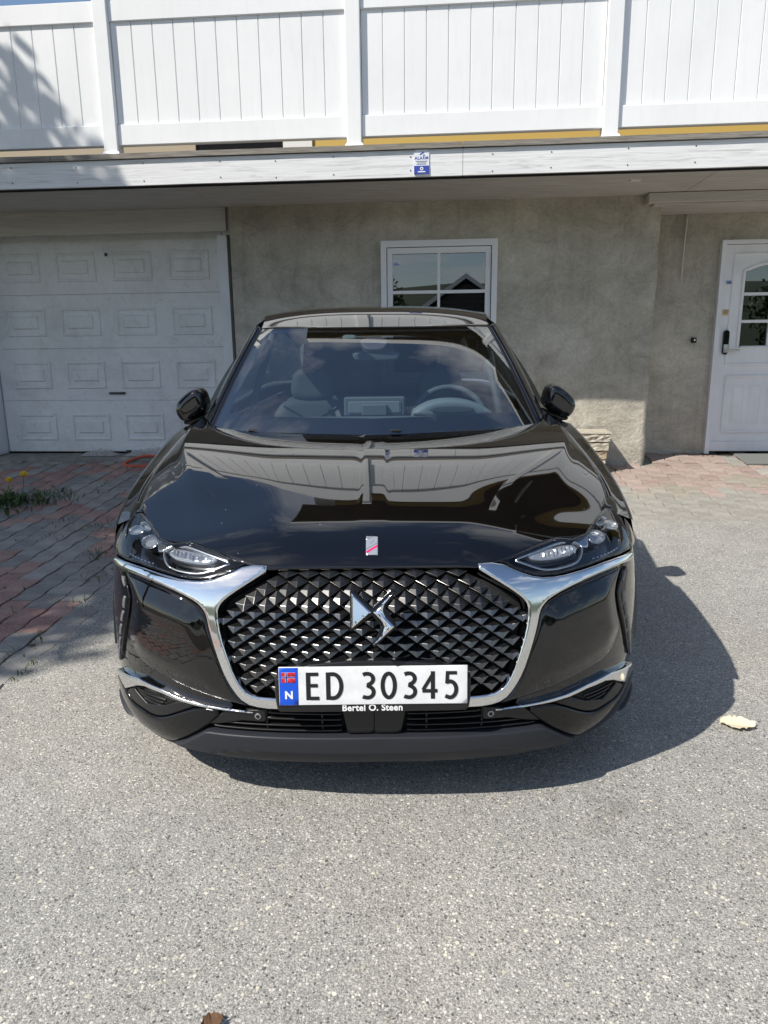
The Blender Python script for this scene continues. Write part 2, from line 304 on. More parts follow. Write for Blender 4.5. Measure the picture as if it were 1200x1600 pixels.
def patch(name, outline, surf, m, parent, off=0.0, r=.006, thick=.012, res=.012, holes=(), disp=None, mirror=False, chamfer=False, sharp=35, smooth=True):
    """fill an outline in the (q,z) plane, lay it on a surface with rounded edges and a skirt"""
    poly = resample(outline, res); holes = [resample(h, res) for h in holes]
    lo, hi = poly.min(0), poly.max(0); g = np.stack(np.meshgrid(np.arange(lo[0], hi[0], res), np.arange(lo[1], hi[1], res)), -1).reshape(-1, 2)
    allb = [poly] + holes
    def dist(p): return np.min([polydist(p, q) for q in allb], 0)
    def inside(p):
        k = inpoly(p, poly)
        for h in holes: k &= ~inpoly(p, h)
        return k
    rings = []
    for q in allb:
        T = np.roll(q, -1, 0) - np.roll(q, 1, 0); T /= np.linalg.norm(T, axis=1, keepdims=True) + 1e-9
        for k in (.12, .35, .7, 1.0):
            for sgn in (1, -1): rings.append((q + sgn * k * r * np.stack([-T[:, 1], T[:, 0]], 1), k * r))
    pts = [g[inside(g) & (dist(g) > max(r * 1.25, res * .45))]] if len(g) else []
    for p, k in rings:
        q = p[inside(p)]
        if len(q): pts.append(q[dist(q) > .85 * k])
    inner = np.vstack(pts) if pts else np.zeros((0, 2))
    allp = np.vstack(allb + [inner]); E = []; k = 0; bidx = []
    for q in allb:
        ids = list(range(k, k + len(q))); bidx.append(ids); E += [(ids[i], ids[(i + 1) % len(ids)]) for i in range(len(ids))]; k += len(q)
    vo, eo, fo, ov, oe, of = delaunay_2d_cdt([Vector(p) for p in allp], E, [], 0, 1e-7)
    vo = np.array([tuple(v) for v in vo]); cen = np.array([vo[list(f)].mean(0) for f in fo]); keep = inside(cen)
    F = [list(f) for f, kk in zip(fo, keep) if kk]
    d = dist(vo); t = np.clip(d / r, 0, 1)
    drop = (1 - t) * r if chamfer else r * (1 - np.sqrt(np.maximum(0, 1 - (1 - t) ** 2)))
    o = off - drop
    if disp is not None: o = o + disp(vo[:, 0], vo[:, 1], d)
    P, N = surf(vo[:, 0], vo[:, 1]); V = P + N * o[:, None]
    # orient + skirt
    f0 = F[len(F) // 2]; nn = np.cross(V[f0[1]] - V[f0[0]], V[f0[2]] - V[f0[0]])
    if nn @ N[f0[0]] < 0: F = [f[::-1] for f in F]
    cnt = {}
    for f in F:
        for a, c in zip(f, f[1:] + f[:1]): cnt[(a, c)] = 1
    be = [(a, c) for (a, c) in cnt if (c, a) not in cnt]; bv = sorted({a for e in be for a in e}); mp = {v: len(V) + i for i, v in enumerate(bv)}
    Vb = V[bv] - N[bv] * thick; V = np.vstack([V, Vb]); F += [[c, a, mp[a], mp[c]] for a, c in be]
    used = sorted({i for f in F for i in f}); rm = {v: i for i, v in enumerate(used)}; V = V[used]; F = [[rm[i] for i in f] for f in F]
    if mirror: V = V * np.array([-1, 1, 1]); F = [f[::-1] for f in F]
    return mk(name, V, F, m, parent, smooth, sharp)
def mirrored(P): return [tuple(p) for p in P] + [(-x, z) for x, z in reversed(P)]
def planar(y, tilt=0, z0=0):
    s, c = math.sin(tilt), math.cos(tilt)
    def f(q, z):
        q = np.asarray(q, float); P = np.stack([q, y + (z - z0) * s, z0 + (z - z0) * c], -1); N = np.tile(np.array([0, -c, s]), (len(q), 1)); return P, N
    return f
def text_mesh(txt, size, bold=0.0, space=1.0, shear=0):
    cu = bpy.data.curves.new('t', 'FONT'); cu.body = txt; cu.size = size; cu.align_x = 'CENTER'; cu.align_y = 'CENTER'; cu.offset = bold; cu.space_character = space; cu.extrude = .0006; cu.resolution_u = 4
    o = bpy.data.objects.new('t', cu); COL.objects.link(o); dg = bpy.context.evaluated_depsgraph_get()
    me = bpy.data.meshes.new_from_object(o.evaluated_get(dg)); V = np.array([tuple(v.co) for v in me.vertices]).reshape(-1, 3); F = [list(p.vertices) for p in me.polygons]
    bpy.data.objects.remove(o); bpy.data.curves.remove(cu); bpy.data.meshes.remove(me); return V, F

# ------------------------------------------------------------------ car surfaces
def pchip(xs, ys):
    xs=np.asarray(xs,float); ys=np.asarray(ys,float); h=np.diff(xs); d=np.diff(ys)/h
    m=np.zeros_like(ys)
    for i in range(1,len(xs)-1):
        if d[i-1]*d[i]>0:
            w1=2*h[i]+h[i-1]; w2=h[i]+2*h[i-1]; m[i]=(w1+w2)/(w1/d[i-1]+w2/d[i])
    m[0]=d[0]; m[-1]=d[-1]
    def f(x):
        x=np.asarray(x,float); i=np.clip(np.searchsorted(xs,x)-1,0,len(xs)-2); t=(x-xs[i])/h[i]
        t=np.clip(t,-.5,1.5)
        return ys[i]*(2*t**3-3*t*t+1)+h[i]*m[i]*(t**3-2*t*t+t)+ys[i+1]*(3*t*t-2*t**3)+h[i]*m[i+1]*(t**3-t*t)
    return f
def spl(xs, ys):
    """C2 natural cubic spline"""
    xs=np.asarray(xs,float); ys=np.asarray(ys,float); n=len(xs); h=np.diff(xs)
    A=np.eye(n); b=np.zeros(n)
    for i in range(1,n-1):
        A[i,i-1]=h[i-1]; A[i,i]=2*(h[i-1]+h[i]); A[i,i+1]=h[i]; b[i]=6*((ys[i+1]-ys[i])/h[i]-(ys[i]-ys[i-1])/h[i-1])
    M=np.linalg.solve(A,b)
    def f(x):
        x=np.asarray(x,float); i=np.clip(np.searchsorted(xs,x)-1,0,n-2); a=xs[i+1]-x; c=x-xs[i]; H=h[i]
        return M[i]*a**3/(6*H)+M[i+1]*c**3/(6*H)+(ys[i]/H-M[i]*H/6)*a+(ys[i+1]/H-M[i+1]*H/6)*c
    return f
# ---- nose surface B(q,z): q = metres along the plan contour from the centre line
NW,ND,NN=.895,.66,2.6
_a=np.linspace(0,math.pi/2,4001); _x=NW*np.sin(_a)**(2/NN); _y=ND*(1-np.cos(_a)**(2/NN))
_q=np.concatenate([[0],np.cumsum(np.hypot(np.diff(_x),np.diff(_y)))]); QL=float(_q[-1])
y0f=spl([.10,.13,.16,.20,.26,.34,.42,.52,.62,.69,.73,.76,.79,.82,.86],[.075,.046,.024,.010,.006,.002,.0,.004,.020,.046,.078,.115,.163,.22,.30])
Wf=spl([.10,.15,.20,.26,.34,.44,.56,.68,.76,.82,.88],[.835,.868,.888,.899,.904,.903,.901,.894,.882,.866,.84])
def B(q,z):
    q=np.asarray(q,float); z=np.asarray(z,float); s=np.sign(q); q=np.abs(q)
    xr=np.interp(q,_q,_x)/NW; yr=np.interp(q,_q,_y)
    return np.stack([s*xr*Wf(z), y0f(z)+yr+np.maximum(q-QL,0), z+0*q],-1)
def Bn(q,z):
    e=.004
    du=B(q+e,z)-B(q-e,z); dv=B(q,z+e)-B(q,z-e); n=np.cross(du,dv)
    return n/np.linalg.norm(n,axis=-1,keepdims=True)     # points outwards (-y at the nose)
# ---- bonnet / fender loft: nodes c0..c6 as splines over y
HY=[.04,.10,.17,.28,.42,.60,.80,1.02,1.25,1.45]
HZ0=[.690,.744,.787,.824,.858,.899,.937,.972,1.001,1.02]
HX={'rib':[.05]*10,'mid':[.22,.23,.24,.26,.29,.33,.36,.40,.42,.43],
    'crest':[.34,.36,.39,.44,.515,.60,.69,.755,.775,.78],
    'val':[.50,.52,.54,.57,.62,.69,.752,.785,.795,.80],
    'shut':[.66,.68,.70,.73,.765,.80,.812,.812,.808,.805],
    'sh':[.74,.76,.78,.81,.845,.868,.880,.884,.886,.886]}
HZ={'rib':[0.0]*10,
    'mid':[-.003,-.003,-.002,-.002,-.002,.0,.001,.001,.001,.001],
    'crest':[-.014,-.016,-.018,-.024,-.029,-.022,-.011,-.004,-.002,.0],
    'val':[-.044,-.045,-.0465,-.0485,-.050,-.044,-.033,-.0235,-.0155,-.009],
    'shut':[-.075,-.076,-.077,-.077,-.074,-.066,-.053,-.042,-.026,-.016],
    'sh':[-.12,-.12,-.12,-.115,-.105,-.092,-.080,-.068,-.054,-.046]}
KN=['c','rib','mid','crest','val','shut','sh']; KU=[0,.05,.3,.7,.82,.92,1.0]
_hz0=spl(HY,HZ0); _hx={k:spl(HY,HX[k]) for k in HX}; _hz={k:spl(HY,HZ[k]) for k in HZ}
def hoodrow(y,us):
    """points of the bonnet section at y for params us (0..1)"""
    xs=[0]+[float(_hx[k](y)) for k in KN[1:]]; z0=float(_hz0(y)); zs=[z0]+[z0+float(_hz[k](y)) for k in KN[1:]]
    fx=pchip(KU,xs); 
    X=fx(us); fz=pchip(xs,zs); Z=fz(X)
    Z=Z+rib(X,y)
    return X,Z
def rib(X,y):
    k=np.clip((y-.16)/.5,0,1); k=k*k*(3-2*k)
    return .0032*k*(1-1/(1+np.exp(-(np.abs(X)-.048)/.0035)))
def H(x,y):
    us=np.linspace(0,1,201); X,Z=hoodrow(y,us); return float(np.interp(abs(x),X,Z))

# ================================================================== the setting
def sheet(name, us, ds, m, dz, edge=None):
    V, F = grid(len(us), len(ds), lambda i, j: bw((edge(ds[j]) if (edge and i == 0) else us[i]), ds[j], zg(ds[j]) + dz))
    o = mk(name, V, F, m, None, True); o['kind'] = 'structure'; return o
dline = [-140, -40, -14, -8, -4, -2, -1, 0, .6] + [1 + .15 * i for i in range(32)] + [7, 20, 60, 140]
sheet('ground', [-140, -40, -12, -5, 0, 5, 12, 40, 140], dline, 'grass_ground', -.045)
sheet('street', [-140, -40, -9, 0, 9, 40, 140], [-30, -22, -14, -9.5], 'asphalt', -.012)
def border(d): return -1.565 - .078 * (d - 1.1)
sheet('driveway', [0, -.9, 0, 1, 2.5, 4.5, 7, 10], [-10, -6, -4, -2, -1, 0, .6] + [1 + .15 * i for i in range(15)] + [3.2, 3.37], 'asphalt', 0, lambda d: border(d) - .14)
paving = sheet('paving', [-9, -5, -3, -1.5, 0, 2, 4, 9], [-10, -5, -2, 0, .6] + [1 + .15 * i for i in range(31)], 'joint_sand', -.010)

PL, PW = .208, .138
def paver_outline(odd):
    A = .0065; g = .0034; n = 6; pts = []
    for k in range(n + 1):
        t = -PL / 2 + g * 1.3 + (PL - 2.6 * g) * k / n; pts.append((PW / 2 - g + A * math.sin(2 * math.pi * t / PL + (math.pi if odd else 0)), t))
    for k in range(n + 1):
        t = PL / 2 - g * 1.3 - (PL - 2.6 * g) * k / n; pts.append((-PW / 2 + g + A * math.sin(2 * math.pi * t / PL + (math.pi if odd else 0)), t))
    return pts
def paver_geo(odd):
    P = paver_outline(odd); n = len(P)
    V = [(x, y, -.03) for x, y in P] + [(x, y, -.004) for x, y in P] + [(x * .955, y * .97, .0) for x, y in P]
    F = [(i, (i + 1) % n, n + (i + 1) % n, n + i) for i in range(n)] + [(n + i, n + (i + 1) % n, 2 * n + (i + 1) % n, 2 * n + i) for i in range(n)] + [tuple(2 * n + i for i in range(n))]
    return V, F
PG = [paver_geo(0), paver_geo(1)]
PM = {}
for o_ in (0, 1):
    for c_ in ('paver_red', 'paver_grey', 'paver_tan', 'paver_dusty', 'paver_pink'):
        me = bpy.data.meshes.new('paver'); me.from_pydata(PG[o_][0], [], PG[o_][1]); me.materials.append(MATS[c_]); PM[(o_, c_)] = me
def project(p):
    d = Vector(p) - Vector(CAM); z = d.dot(f_)
    return (600 + FPX * d.dot(R_) / z, 800 - FPX * d.dot(U_) / z, z) if z > .1 else (-1, -1, -1)
spots = []
ncol0, ncol1 = int(-5.0 / PW), int(4.6 / PW)
for ci in range(ncol0, ncol1):
    u = ci * PW
    for ri in range(-14, 27):
        odd = ci % 2; d = ri * PL + (PL / 2 if odd else 0)
        if d > 5.42 or (d > 5.0 and u < 2.12 and u > -1.85) or (d > 5.13 and u <= -1.85): continue
        if not (u < border(d) - .05 or d > 3.25): continue
        px, py, z = project(bw(u, d, zg(d)))
        hidden = 1 if (px < -30 or px > 1230 or py > 1640 or z < 0 or (px > 300 and px < 900) or (px > 200 and px <= 300 and py > 760) or (px <= 985 and px >= 900 and py > 760)) else 0
        spots.append((hidden, z, u, d, odd, ci))
def paver_colour(u, d):
    n = mnoise.noise(Vector((u * 1.1 + 3, d * .8, 0))) + .35 * mnoise.noise(Vector((u * 4, d * 3.1, 5)))
    if u > 0:
        if d < 4.0: return 'paver_dusty'
        if d < 4.2: return random.choice(['paver_tan', 'paver_tan', 'paver_dusty', 'paver_pink'])
        return 'paver_pink' if n + random.uniform(-.4, .4) > -.22 else random.choice(['paver_grey', 'paver_tan', 'paver_dusty'])
    return 'paver_red' if n + random.uniform(-.22, .22) > .10 else 'paver_grey'
spots.sort(key=lambda s: (s[0], s[1])); rest = {}
for k, (hid, z, u, d, odd, ci) in enumerate(spots):
    c = paver_colour(u, d); sl_ = math.atan((zg(d + .05) - zg(d - .05)) / .1)
    M = Matrix.Translation(bw(u, d, zg(d) + .004 + random.uniform(-.0035, .0035))) @ Matrix.Rotation(-TH + random.uniform(-.012, .012), 4, 'Z') @ Matrix.Rotation(sl_ + random.uniform(-.008, .008), 4, 'X') @ Matrix.Rotation(random.uniform(-.008, .008), 4, 'Y')
    if k < 298 and not hid:
        o = bpy.data.objects.new('paver', PM[(odd, c)]); o.parent = paving; o.matrix_basis = M; COL.objects.link(o)
    else:
        mb = rest.setdefault(c, MB()); mb.add([tuple(M @ Vector(v)) for v in PG[odd][0]], PG[odd][1])
V, F, mi = [], [], []
for i, (c, mb) in enumerate(sorted(rest.items())):
    k = len(V); V += mb.V; F += [tuple(q + k for q in f) for f in mb.F]; mi += [i] * len(mb.F)
o = mk('distant_pavers', V, F, sorted(rest), paving); o['kind'] = 'stuff'; o.data.polygons.foreach_set('material_index', mi)

# ------------------------------------------------------------------ the house
house = thing('house', bw(0, 5.05, .2), 'grey stuccoed house with white garage door, window and entrance door under the balcony', 'house')
def fnoise(x, y, s=0): return mnoise.noise(Vector((x, y, s)))
def stucco_wall(name, u0, u1, d, z0, z1, hole=None, lump=1.0, m='stucco', step=.04, edge_right=False, ret=0):
    us = list(np.arange(u0, u1 - step * .5, step)) + [u1]; zs = list(np.arange(z0, z1 - step * .5, step)) + [z1]
    if hole:
        for a in hole[:2]: us.append(a)
        for a in hole[2:]: zs.append(a)
        us = sorted(set(round(x, 4) for x in us)); zs = sorted(set(round(x, 4) for x in zs))
    V = []; idx = {}
    for j, z in enumerate(zs):
        for i, u in enumerate(us):
            k = lump * (.35 + .65 * max(0, min(1, (1.0 - z) / .6)))
            dd = .016 * k * fnoise(u * 2.2, z * 2.4, d) + .009 * k * fnoise(u * 7, z * 6, 3 + d) + .005 * k * fnoise(u * 19, z * 17, 6)
            du = 0
            if edge_right and i == len(us) - 1: du = .012 * fnoise(z * 4, 0, 9) + .006 * fnoise(z * 13, 0, 2) - .03 * max(0, min(1, (z - .4) / 2)) * 0
            if hole and hole[0] - .01 <= u <= hole[1] + .01 and hole[2] - .01 <= z <= hole[3] + .01: dd = 0
            V.append(bw(u + du, d + dd, z))
    nu = len(us); F = []
    for j in range(len(zs) - 1):
        for i in range(nu - 1):
            uc, zc = (us[i] + us[i + 1]) / 2, (zs[j] + zs[j + 1]) / 2
            if hole and hole[0] < uc < hole[1] and hole[2] < zc < hole[3]: continue
            F.append((j * nu + i, j * nu + i + 1, (j + 1) * nu + i + 1, (j + 1) * nu + i))
    if ret:       # return face at the right edge going back by ret
        k = len(V)
        for j, z in enumerate(zs):
            e = V[j * nu + nu - 1]; b_ = bw(u1 - .01, d + ret, z); V.append(((e[0] + b_[0]) / 2 + .004 * fnoise(z * 9, 1), (e[1] + b_[1]) / 2, z)); V.append(b_)
        for j in range(len(zs) - 1):
            a = j * nu + nu - 1; c = (j + 1) * nu + nu - 1
            F.append((a, k + 2 * j, k + 2 * j + 2, c)); F.append((k + 2 * j, k + 2 * j + 1, k + 2 * j + 3, k + 2 * j + 2))
    return mk(name, V, F, m, house, True)
WU0, WU1, WZ0, WZ1 = -.405, .637, 1.02, 2.238
w = stucco_wall('wall', -1.80, 2.04, 5.05, .17, 2.60, (WU0, WU1, WZ0, WZ1), 1.0, edge_right=True, ret=.42); w['label'] = 'swirled grey stucco wall behind the car'
w = stucco_wall('wall', 2.0, 5.6, 5.46, .2, 2.60, (2.705, 3.71, .2, 2.232), .7); w['label'] = 'recessed grey stucco wall around the entrance door'
w = stucco_wall('wall', -6.6, -4.40, 5.14, .12, 2.62, None, .6); w['label'] = 'stucco wall left of the garage door'
# return of the stucco at the garage side, set back jamb
MB().box(-1.80, -1.795, 5.05, 5.5, .17, 2.6).out('wall_return', 'stucco', house)
# window with four panes, blind and sticker
win = mk('window', *(lambda b_: (b_.V, b_.F))(MB().box(WU0, WU1, 4.985, 5.12, WZ1 - .055, WZ1).box(WU0, WU0 + .05, 4.985, 5.12, WZ0, WZ1 - .055).box(WU1 - .05, WU1, 4.985, 5.12, WZ0, WZ1 - .055).box(WU0, WU1, 4.97, 5.12, WZ0 - .04, WZ0)), 'window_frame', house)
SU0, SU1, SZ0, SZ1 = WU0 + .056, WU1 - .056, WZ0 + .006, WZ1 - .061
MB().box(SU0, SU1, 5.005, 5.07, SZ1 - .05, SZ1).box(SU0, SU1, 5.005, 5.07, SZ0, SZ0 + .05).box(SU0, SU0 + .048, 5.005, 5.07, SZ0 + .05, SZ1 - .05).box(SU1 - .048, SU1, 5.005, 5.07, SZ0 + .05, SZ1 - .05).out('sash', 'window_frame', win)
GU0, GU1, GZ0, GZ1 = SU0 + .048, SU1 - .048, SZ0 + .05, SZ1 - .05; gc, gz = (GU0 + GU1) / 2, 1.795
MB().box(gc - .012, gc + .012, 5.012, 5.05, GZ0, GZ1).box(GU0, gc - .012, 5.014, 5.05, gz - .014, gz + .014).box(gc + .012, GU1, 5.014, 5.05, gz - .014, gz + .014).out('glazing_bar', 'window_frame', win)
for a, c in ((GU0, gc - .012), (gc + .012, GU1)):
    for e, g in ((GZ0, gz - .014), (gz + .014, GZ1)):
        MB().box(a, c, 5.030, 5.036, e, g).out('pane', 'house_glass', win)
for k in range(22):
    z = GZ0 + .02 + k * .047
    if z > GZ1 - .02: break
    mk('blind_slat', [bw(GU0 - .02, 5.085, z + .012), bw(GU1 + .02, 5.085, z + .012), bw(GU1 + .02, 5.105, z - .012), bw(GU0 - .02, 5.105, z - .012), bw(GU0 - .02, 5.086, z + .014), bw(GU1 + .02, 5.086, z + .014), bw(GU1 + .02, 5.106, z - .010), bw(GU0 - .02, 5.106, z - .010)], [(0, 1, 2, 3), (7, 6, 5, 4), (0, 4, 5, 1), (3, 2, 6, 7), (0, 3, 7, 4), (1, 5, 6, 2)], 'blind', win)
MB().box(GU0 + .004, GU0 + .068, 5.026, 5.0285, 2.02, 2.062).out('window_sticker', 'sign_white', win)
MB().box(GU0 + .010, GU0 + .062, 5.0245, 5.0258, 2.030, 2.040).box(GU0 + .010, GU0 + .05, 5.0245, 5.0258, 2.048, 2.054).out('sticker_print', 'sign_blue', win)
MB().box(SU1 + .002, SU1 + .006, 4.99, 5.0, WZ0 + .1, WZ1 - .12).out('hinge_rod', 'nail', win)
MB().box(WU0 - .3, WU1 + .3, 5.6, 5.62, .8, 2.4).box(WU0 - .32, WU0 - .3, 5.13, 5.6, .8, 2.4).box(WU1 + .3, WU1 + .32, 5.13, 5.6, .8, 2.4).box(WU0 - .3, WU1 + .3, 5.13, 5.6, 2.41, 2.43).box(WU0 - .3, WU1 + .3, 5.13, 5.6, .78, .8).out('room', 'room_dark', house)
# garage door: four sections, each with four pressed panels
gar = MB().box(-4.40, -1.93, 5.46, 5.5, .2, 2.45).out('garage_door', 'gap_black', house); gar['label'] = 'white sectional garage door with pressed panels, in shade'
SEC = [(.285, .808), (.812, 1.328), (1.332, 1.85), (1.854, 2.425)]
GA, GB = -4.375, -1.965
for z0, z1 in SEC: bevel_box('section', GA, GB, 5.35, 5.40, z0 - .0012, z1 + .0012, 'garage_paint', gar, .004)
def pressed(u0, u1, z0, z1, d, steps, f=bw):
    V, F = [], []
    for k, (ins, h) in enumerate(steps):
        V += [f(u0 + ins, d - h, z0 + ins), f(u1 - ins, d - h, z0 + ins), f(u1 - ins, d - h, z1 - ins), f(u0 + ins, d - h, z1 - ins)]
        if k: F += [(4 * k - 4 + i, 4 * k - 4 + (i + 1) % 4, 4 * k + (i + 1) % 4, 4 * k + i) for i in range(4)]
    k = len(steps) - 1; F.append((4 * k, 4 * k + 1, 4 * k + 2, 4 * k + 3)); return V, F
PST = [(0, -.002), (.009, .012), (.021, .012), (.033, .001), (.074, .001), (.086, .014), (.094, .014)]
for z0, z1 in SEC:
    for k in range(4):
        a = -4.235 + k * .572
        V, F = pressed(a, a + .415, z0 + .115, z0 + .392, 5.35, PST); mk('door_panel', V, F, 'garage_paint', gar)
h_ = bevel_box('handle', -3.225, -3.06, 5.325, 5.352, .872, .893, 'nail', gar, .003)
MB().box(-3.14, -3.12, 5.332, 5.35, 2.205, 2.235).out('lock', 'nail', gar)
MB().box(GA, GB, 5.345, 5.4, .262, .283).out('seal', 'gap_black', gar)
MB().box(-3.10, -3.05, 5.33, 5.35, .275, .30).out('bolt', 'nail', gar)
fr = MB().box(-1.955, -1.865, 5.16, 5.45, .27, 2.345).out('garage_frame', 'door_paint', house)
MB().box(-4.45, -4.385, 5.2, 5.45, .27, 2.345).out('jamb', 'door_paint', fr)
bevel_box('header_board', -6.5, -1.845, 5.10, 5.14, 2.372, 2.585, 'wood_shade', fr, .004)
MB().box(-4.45, -1.80, 5.41, 5.5, 2.34, 2.60).out('lintel', 'gap_black', fr)
MB().box(-1.90, -1.797, 5.145, 5.5, 2.346, 2.60).out('frame_head', 'wood_shade', fr)
MB().box(-6.6, -1.7, 5.5, 5.55, .1, 2.8).out('garage_back', 'room_dark', house)
for u in (-2.05, -2.6, -2.62, -3.05, -3.6):
    MB().tube([bw(u, 5.101, 2.54 - .1 * (u in (-2.62, -3.6))), bw(u, 5.092, 2.54 - .1 * (u in (-2.62, -3.6)))], .008, 8).out('screw_cap', 'wood_shade', fr)
# entrance door
ed = MB().box(2.705, 2.748, 5.40, 5.52, .262, 2.232).box(3.668, 3.71, 5.40, 5.52, .262, 2.232).box(2.748, 3.668, 5.40, 5.52, 2.196, 2.232).out('entrance_door', 'door_paint', house)
ed['label'] = 'white panelled entrance door with arched six-pane light'
LU0, LU1, LZ0, LZ1 = 2.752, 3.664, .285, 2.192
AU0, AU1, AZ0, AZ1 = 2.928, 3.488, 1.268, 1.96
ac = (AU0 + AU1) / 2; arch = lambda u, e=0: AZ1 + .075 * (1 - ((u - ac) / ((AU1 - AU0) / 2)) ** 2) + e
NA = 16; us = [AU0 + (AU1 - AU0) * i / NA for i in range(NA + 1)]
mb = MB().box(LU0, AU0, 5.43, 5.475, LZ0, LZ1).box(AU1, LU1, 5.43, 5.475, LZ0, LZ1).box(AU0, AU1, 5.43, 5.475, LZ0, AZ0)
for a, c in zip(us[:-1], us[1:]):
    mb.add([bw(a, 5.43, arch(a)), bw(c, 5.43, arch(c)), bw(c, 5.43, LZ1), bw(a, 5.43, LZ1), bw(a, 5.475, arch(a)), bw(c, 5.475, arch(c)), bw(c, 5.475, LZ1), bw(a, 5.475, LZ1)], [(0, 1, 2, 3), (7, 6, 5, 4), (0, 4, 5, 1)])
mb.out('leaf', 'door_paint', ed)
def moulding(pts, d, w_, h, name, parent):       # raised bead along a closed path in (u,z)
    P = np.array(pts); n = len(P); T = np.roll(P, -1, 0) - np.roll(P, 1, 0); T /= np.linalg.norm(T, axis=1, keepdims=True); Nn = np.stack([-T[:, 1], T[:, 0]], 1)
    V = []; prof = [(-w_ / 2, 0), (-w_ / 3, h * .8), (0, h), (w_ / 3, h * .6), (w_ / 2, 0)]
    for o_, hh in prof: V += [bw(p[0] + q[0] * o_, d - hh, p[1] + q[1] * o_) for p, q in zip(P, Nn)]
    F = [(k * n + i, k * n + (i + 1) % n, (k + 1) * n + (i + 1) % n, (k + 1) * n + i) for k in range(4) for i in range(n)]
    return mk(name, V, F, 'door_paint', parent, True, 50)
rect = lambda a, c, e, g: [tuple(p) for p in resample([(a, e), (c, e), (c, g), (a, g)], .08)]
moulding(rect(2.835, 3.58, 1.115, 2.11), 5.43, .03, .012, 'moulding', ed)
moulding(rect(2.855, 3.56, .475, 1.0), 5.43, .035, .014, 'moulding', ed)
moulding([(u, AZ0) for u in us] + [(u, arch(u)) for u in us[::-1]], 5.43, .035, .014, 'light_moulding', ed)
for k in range(4):
    a = 2.92 + k * .158; V, F = pressed(a, a + .115, .555, .925, 5.43, [(0, -.002), (.006, .004), (.016, .0), (.02, .003), (.03, .004)]); mk('door_panel', V, F, 'door_paint', ed)
bevel_box('kick_board', LU0, LU1, 5.412, 5.432, LZ0, LZ0 + .095, 'door_paint', ed, .004)
pz = [AZ0 + .012, 1.50, 1.74]
MB().box(ac - .014, ac + .014, 5.436, 5.47, AZ0, arch(ac)).box(AU0, ac - .014, 5.438, 5.47, 1.495, 1.522).box(ac + .014, AU1, 5.438, 5.47, 1.495, 1.522).box(AU0, ac - .014, 5.438, 5.47, 1.742, 1.769).box(ac + .014, AU1, 5.438, 5.47, 1.742, 1.769).out('glazing_bar', 'door_paint', ed)
for a, c in ((AU0, ac - .014), (ac + .014, AU1)):
    for e, g in ((AZ0, 1.495), (1.522, 1.742)): MB().box(a, c, 5.455, 5.46, e, g).out('pane', 'house_glass', ed)
    q = [a + (c - a) * i / 8 for i in range(9)]
    V = [bw(x, 5.455, 1.769) for x in q] + [bw(x, 5.455, arch(x)) for x in q] + [bw(x, 5.46, 1.769) for x in q] + [bw(x, 5.46, arch(x)) for x in q]
    mk('pane', V, [(i, i + 1, 10 + i, 9 + i) for i in range(8)] + [(18 + i, 27 + i, 28 + i, 19 + i) for i in range(8)], 'house_glass', ed)
MB().box(2.9, 3.52, 5.62, 5.63, 1.2, 2.1).out('hall_dark', 'room_dark', ed)
V, F = grid(24, 2, lambda i, j: bw(2.95 + .40 * i / 23, 5.52 + .012 * math.sin(i * 1.7), 2.06 - .33 * j)); mk('curtain', V, F, 'curtain', ed, True)
V = [(2.815 + .026 * math.cos(t), z + .026 * math.sin(t)) for z, a0 in ((1.232, math.pi), (1.405, 0)) for t in [a0 + math.pi * k / 8 for k in range(9)]]
n = len(V); mk('lock_plate', [bw(x, 5.43, z) for x, z in V] + [bw(x, 5.405, z) for x, z in V], [(i, (i + 1) % n, n + (i + 1) % n, n + i) for i in range(n)] + [tuple(n + i for i in range(n))], 'gloss_black', ed)
MB().tube([bw(2.815, 5.405, 1.245), bw(2.815, 5.375, 1.245)], .017, 14).tube([bw(2.812, 5.375, 1.245), bw(2.93, 5.372, 1.247)], .0085, 10).out('handle', 'steel', ed, True, 40)
MB().box(2.795, 2.835, 5.398, 5.406, 1.225, 1.30).out('lock_cylinder', 'steel', ed)
MB().box(2.765, 2.825, 5.4265, 5.429, 1.565, 1.62).out('door_notice', 'paper_yellow', ed)
MB().box(2.772, 2.817, 5.4245, 5.4258, 1.605, 1.609).box(2.772, 2.81, 5.4245, 5.4258, 1.594, 1.598).box(2.772, 2.816, 5.4245, 5.4258, 1.583, 1.587).out('notice_print', 'litter', ed)
MB().box(2.772, 2.838, 5.4265, 5.429, 1.845, 1.880).out('door_sticker', 'paper_blue', ed)
MB().box(2.776, 2.834, 5.4245, 5.4258, 1.868, 1.873).box(2.780, 2.83, 5.4245, 5.4258, 1.851, 1.862).out('sticker_print', 'sign_blue', ed)
MB().box(2.70, 3.72, 5.38, 5.6, .235, .262).out('threshold', 'gap_black', ed)
MB().box(2.0, 5.6, 5.60, 5.64, .2, 2.7).out('wall_core', 'room_dark', house)
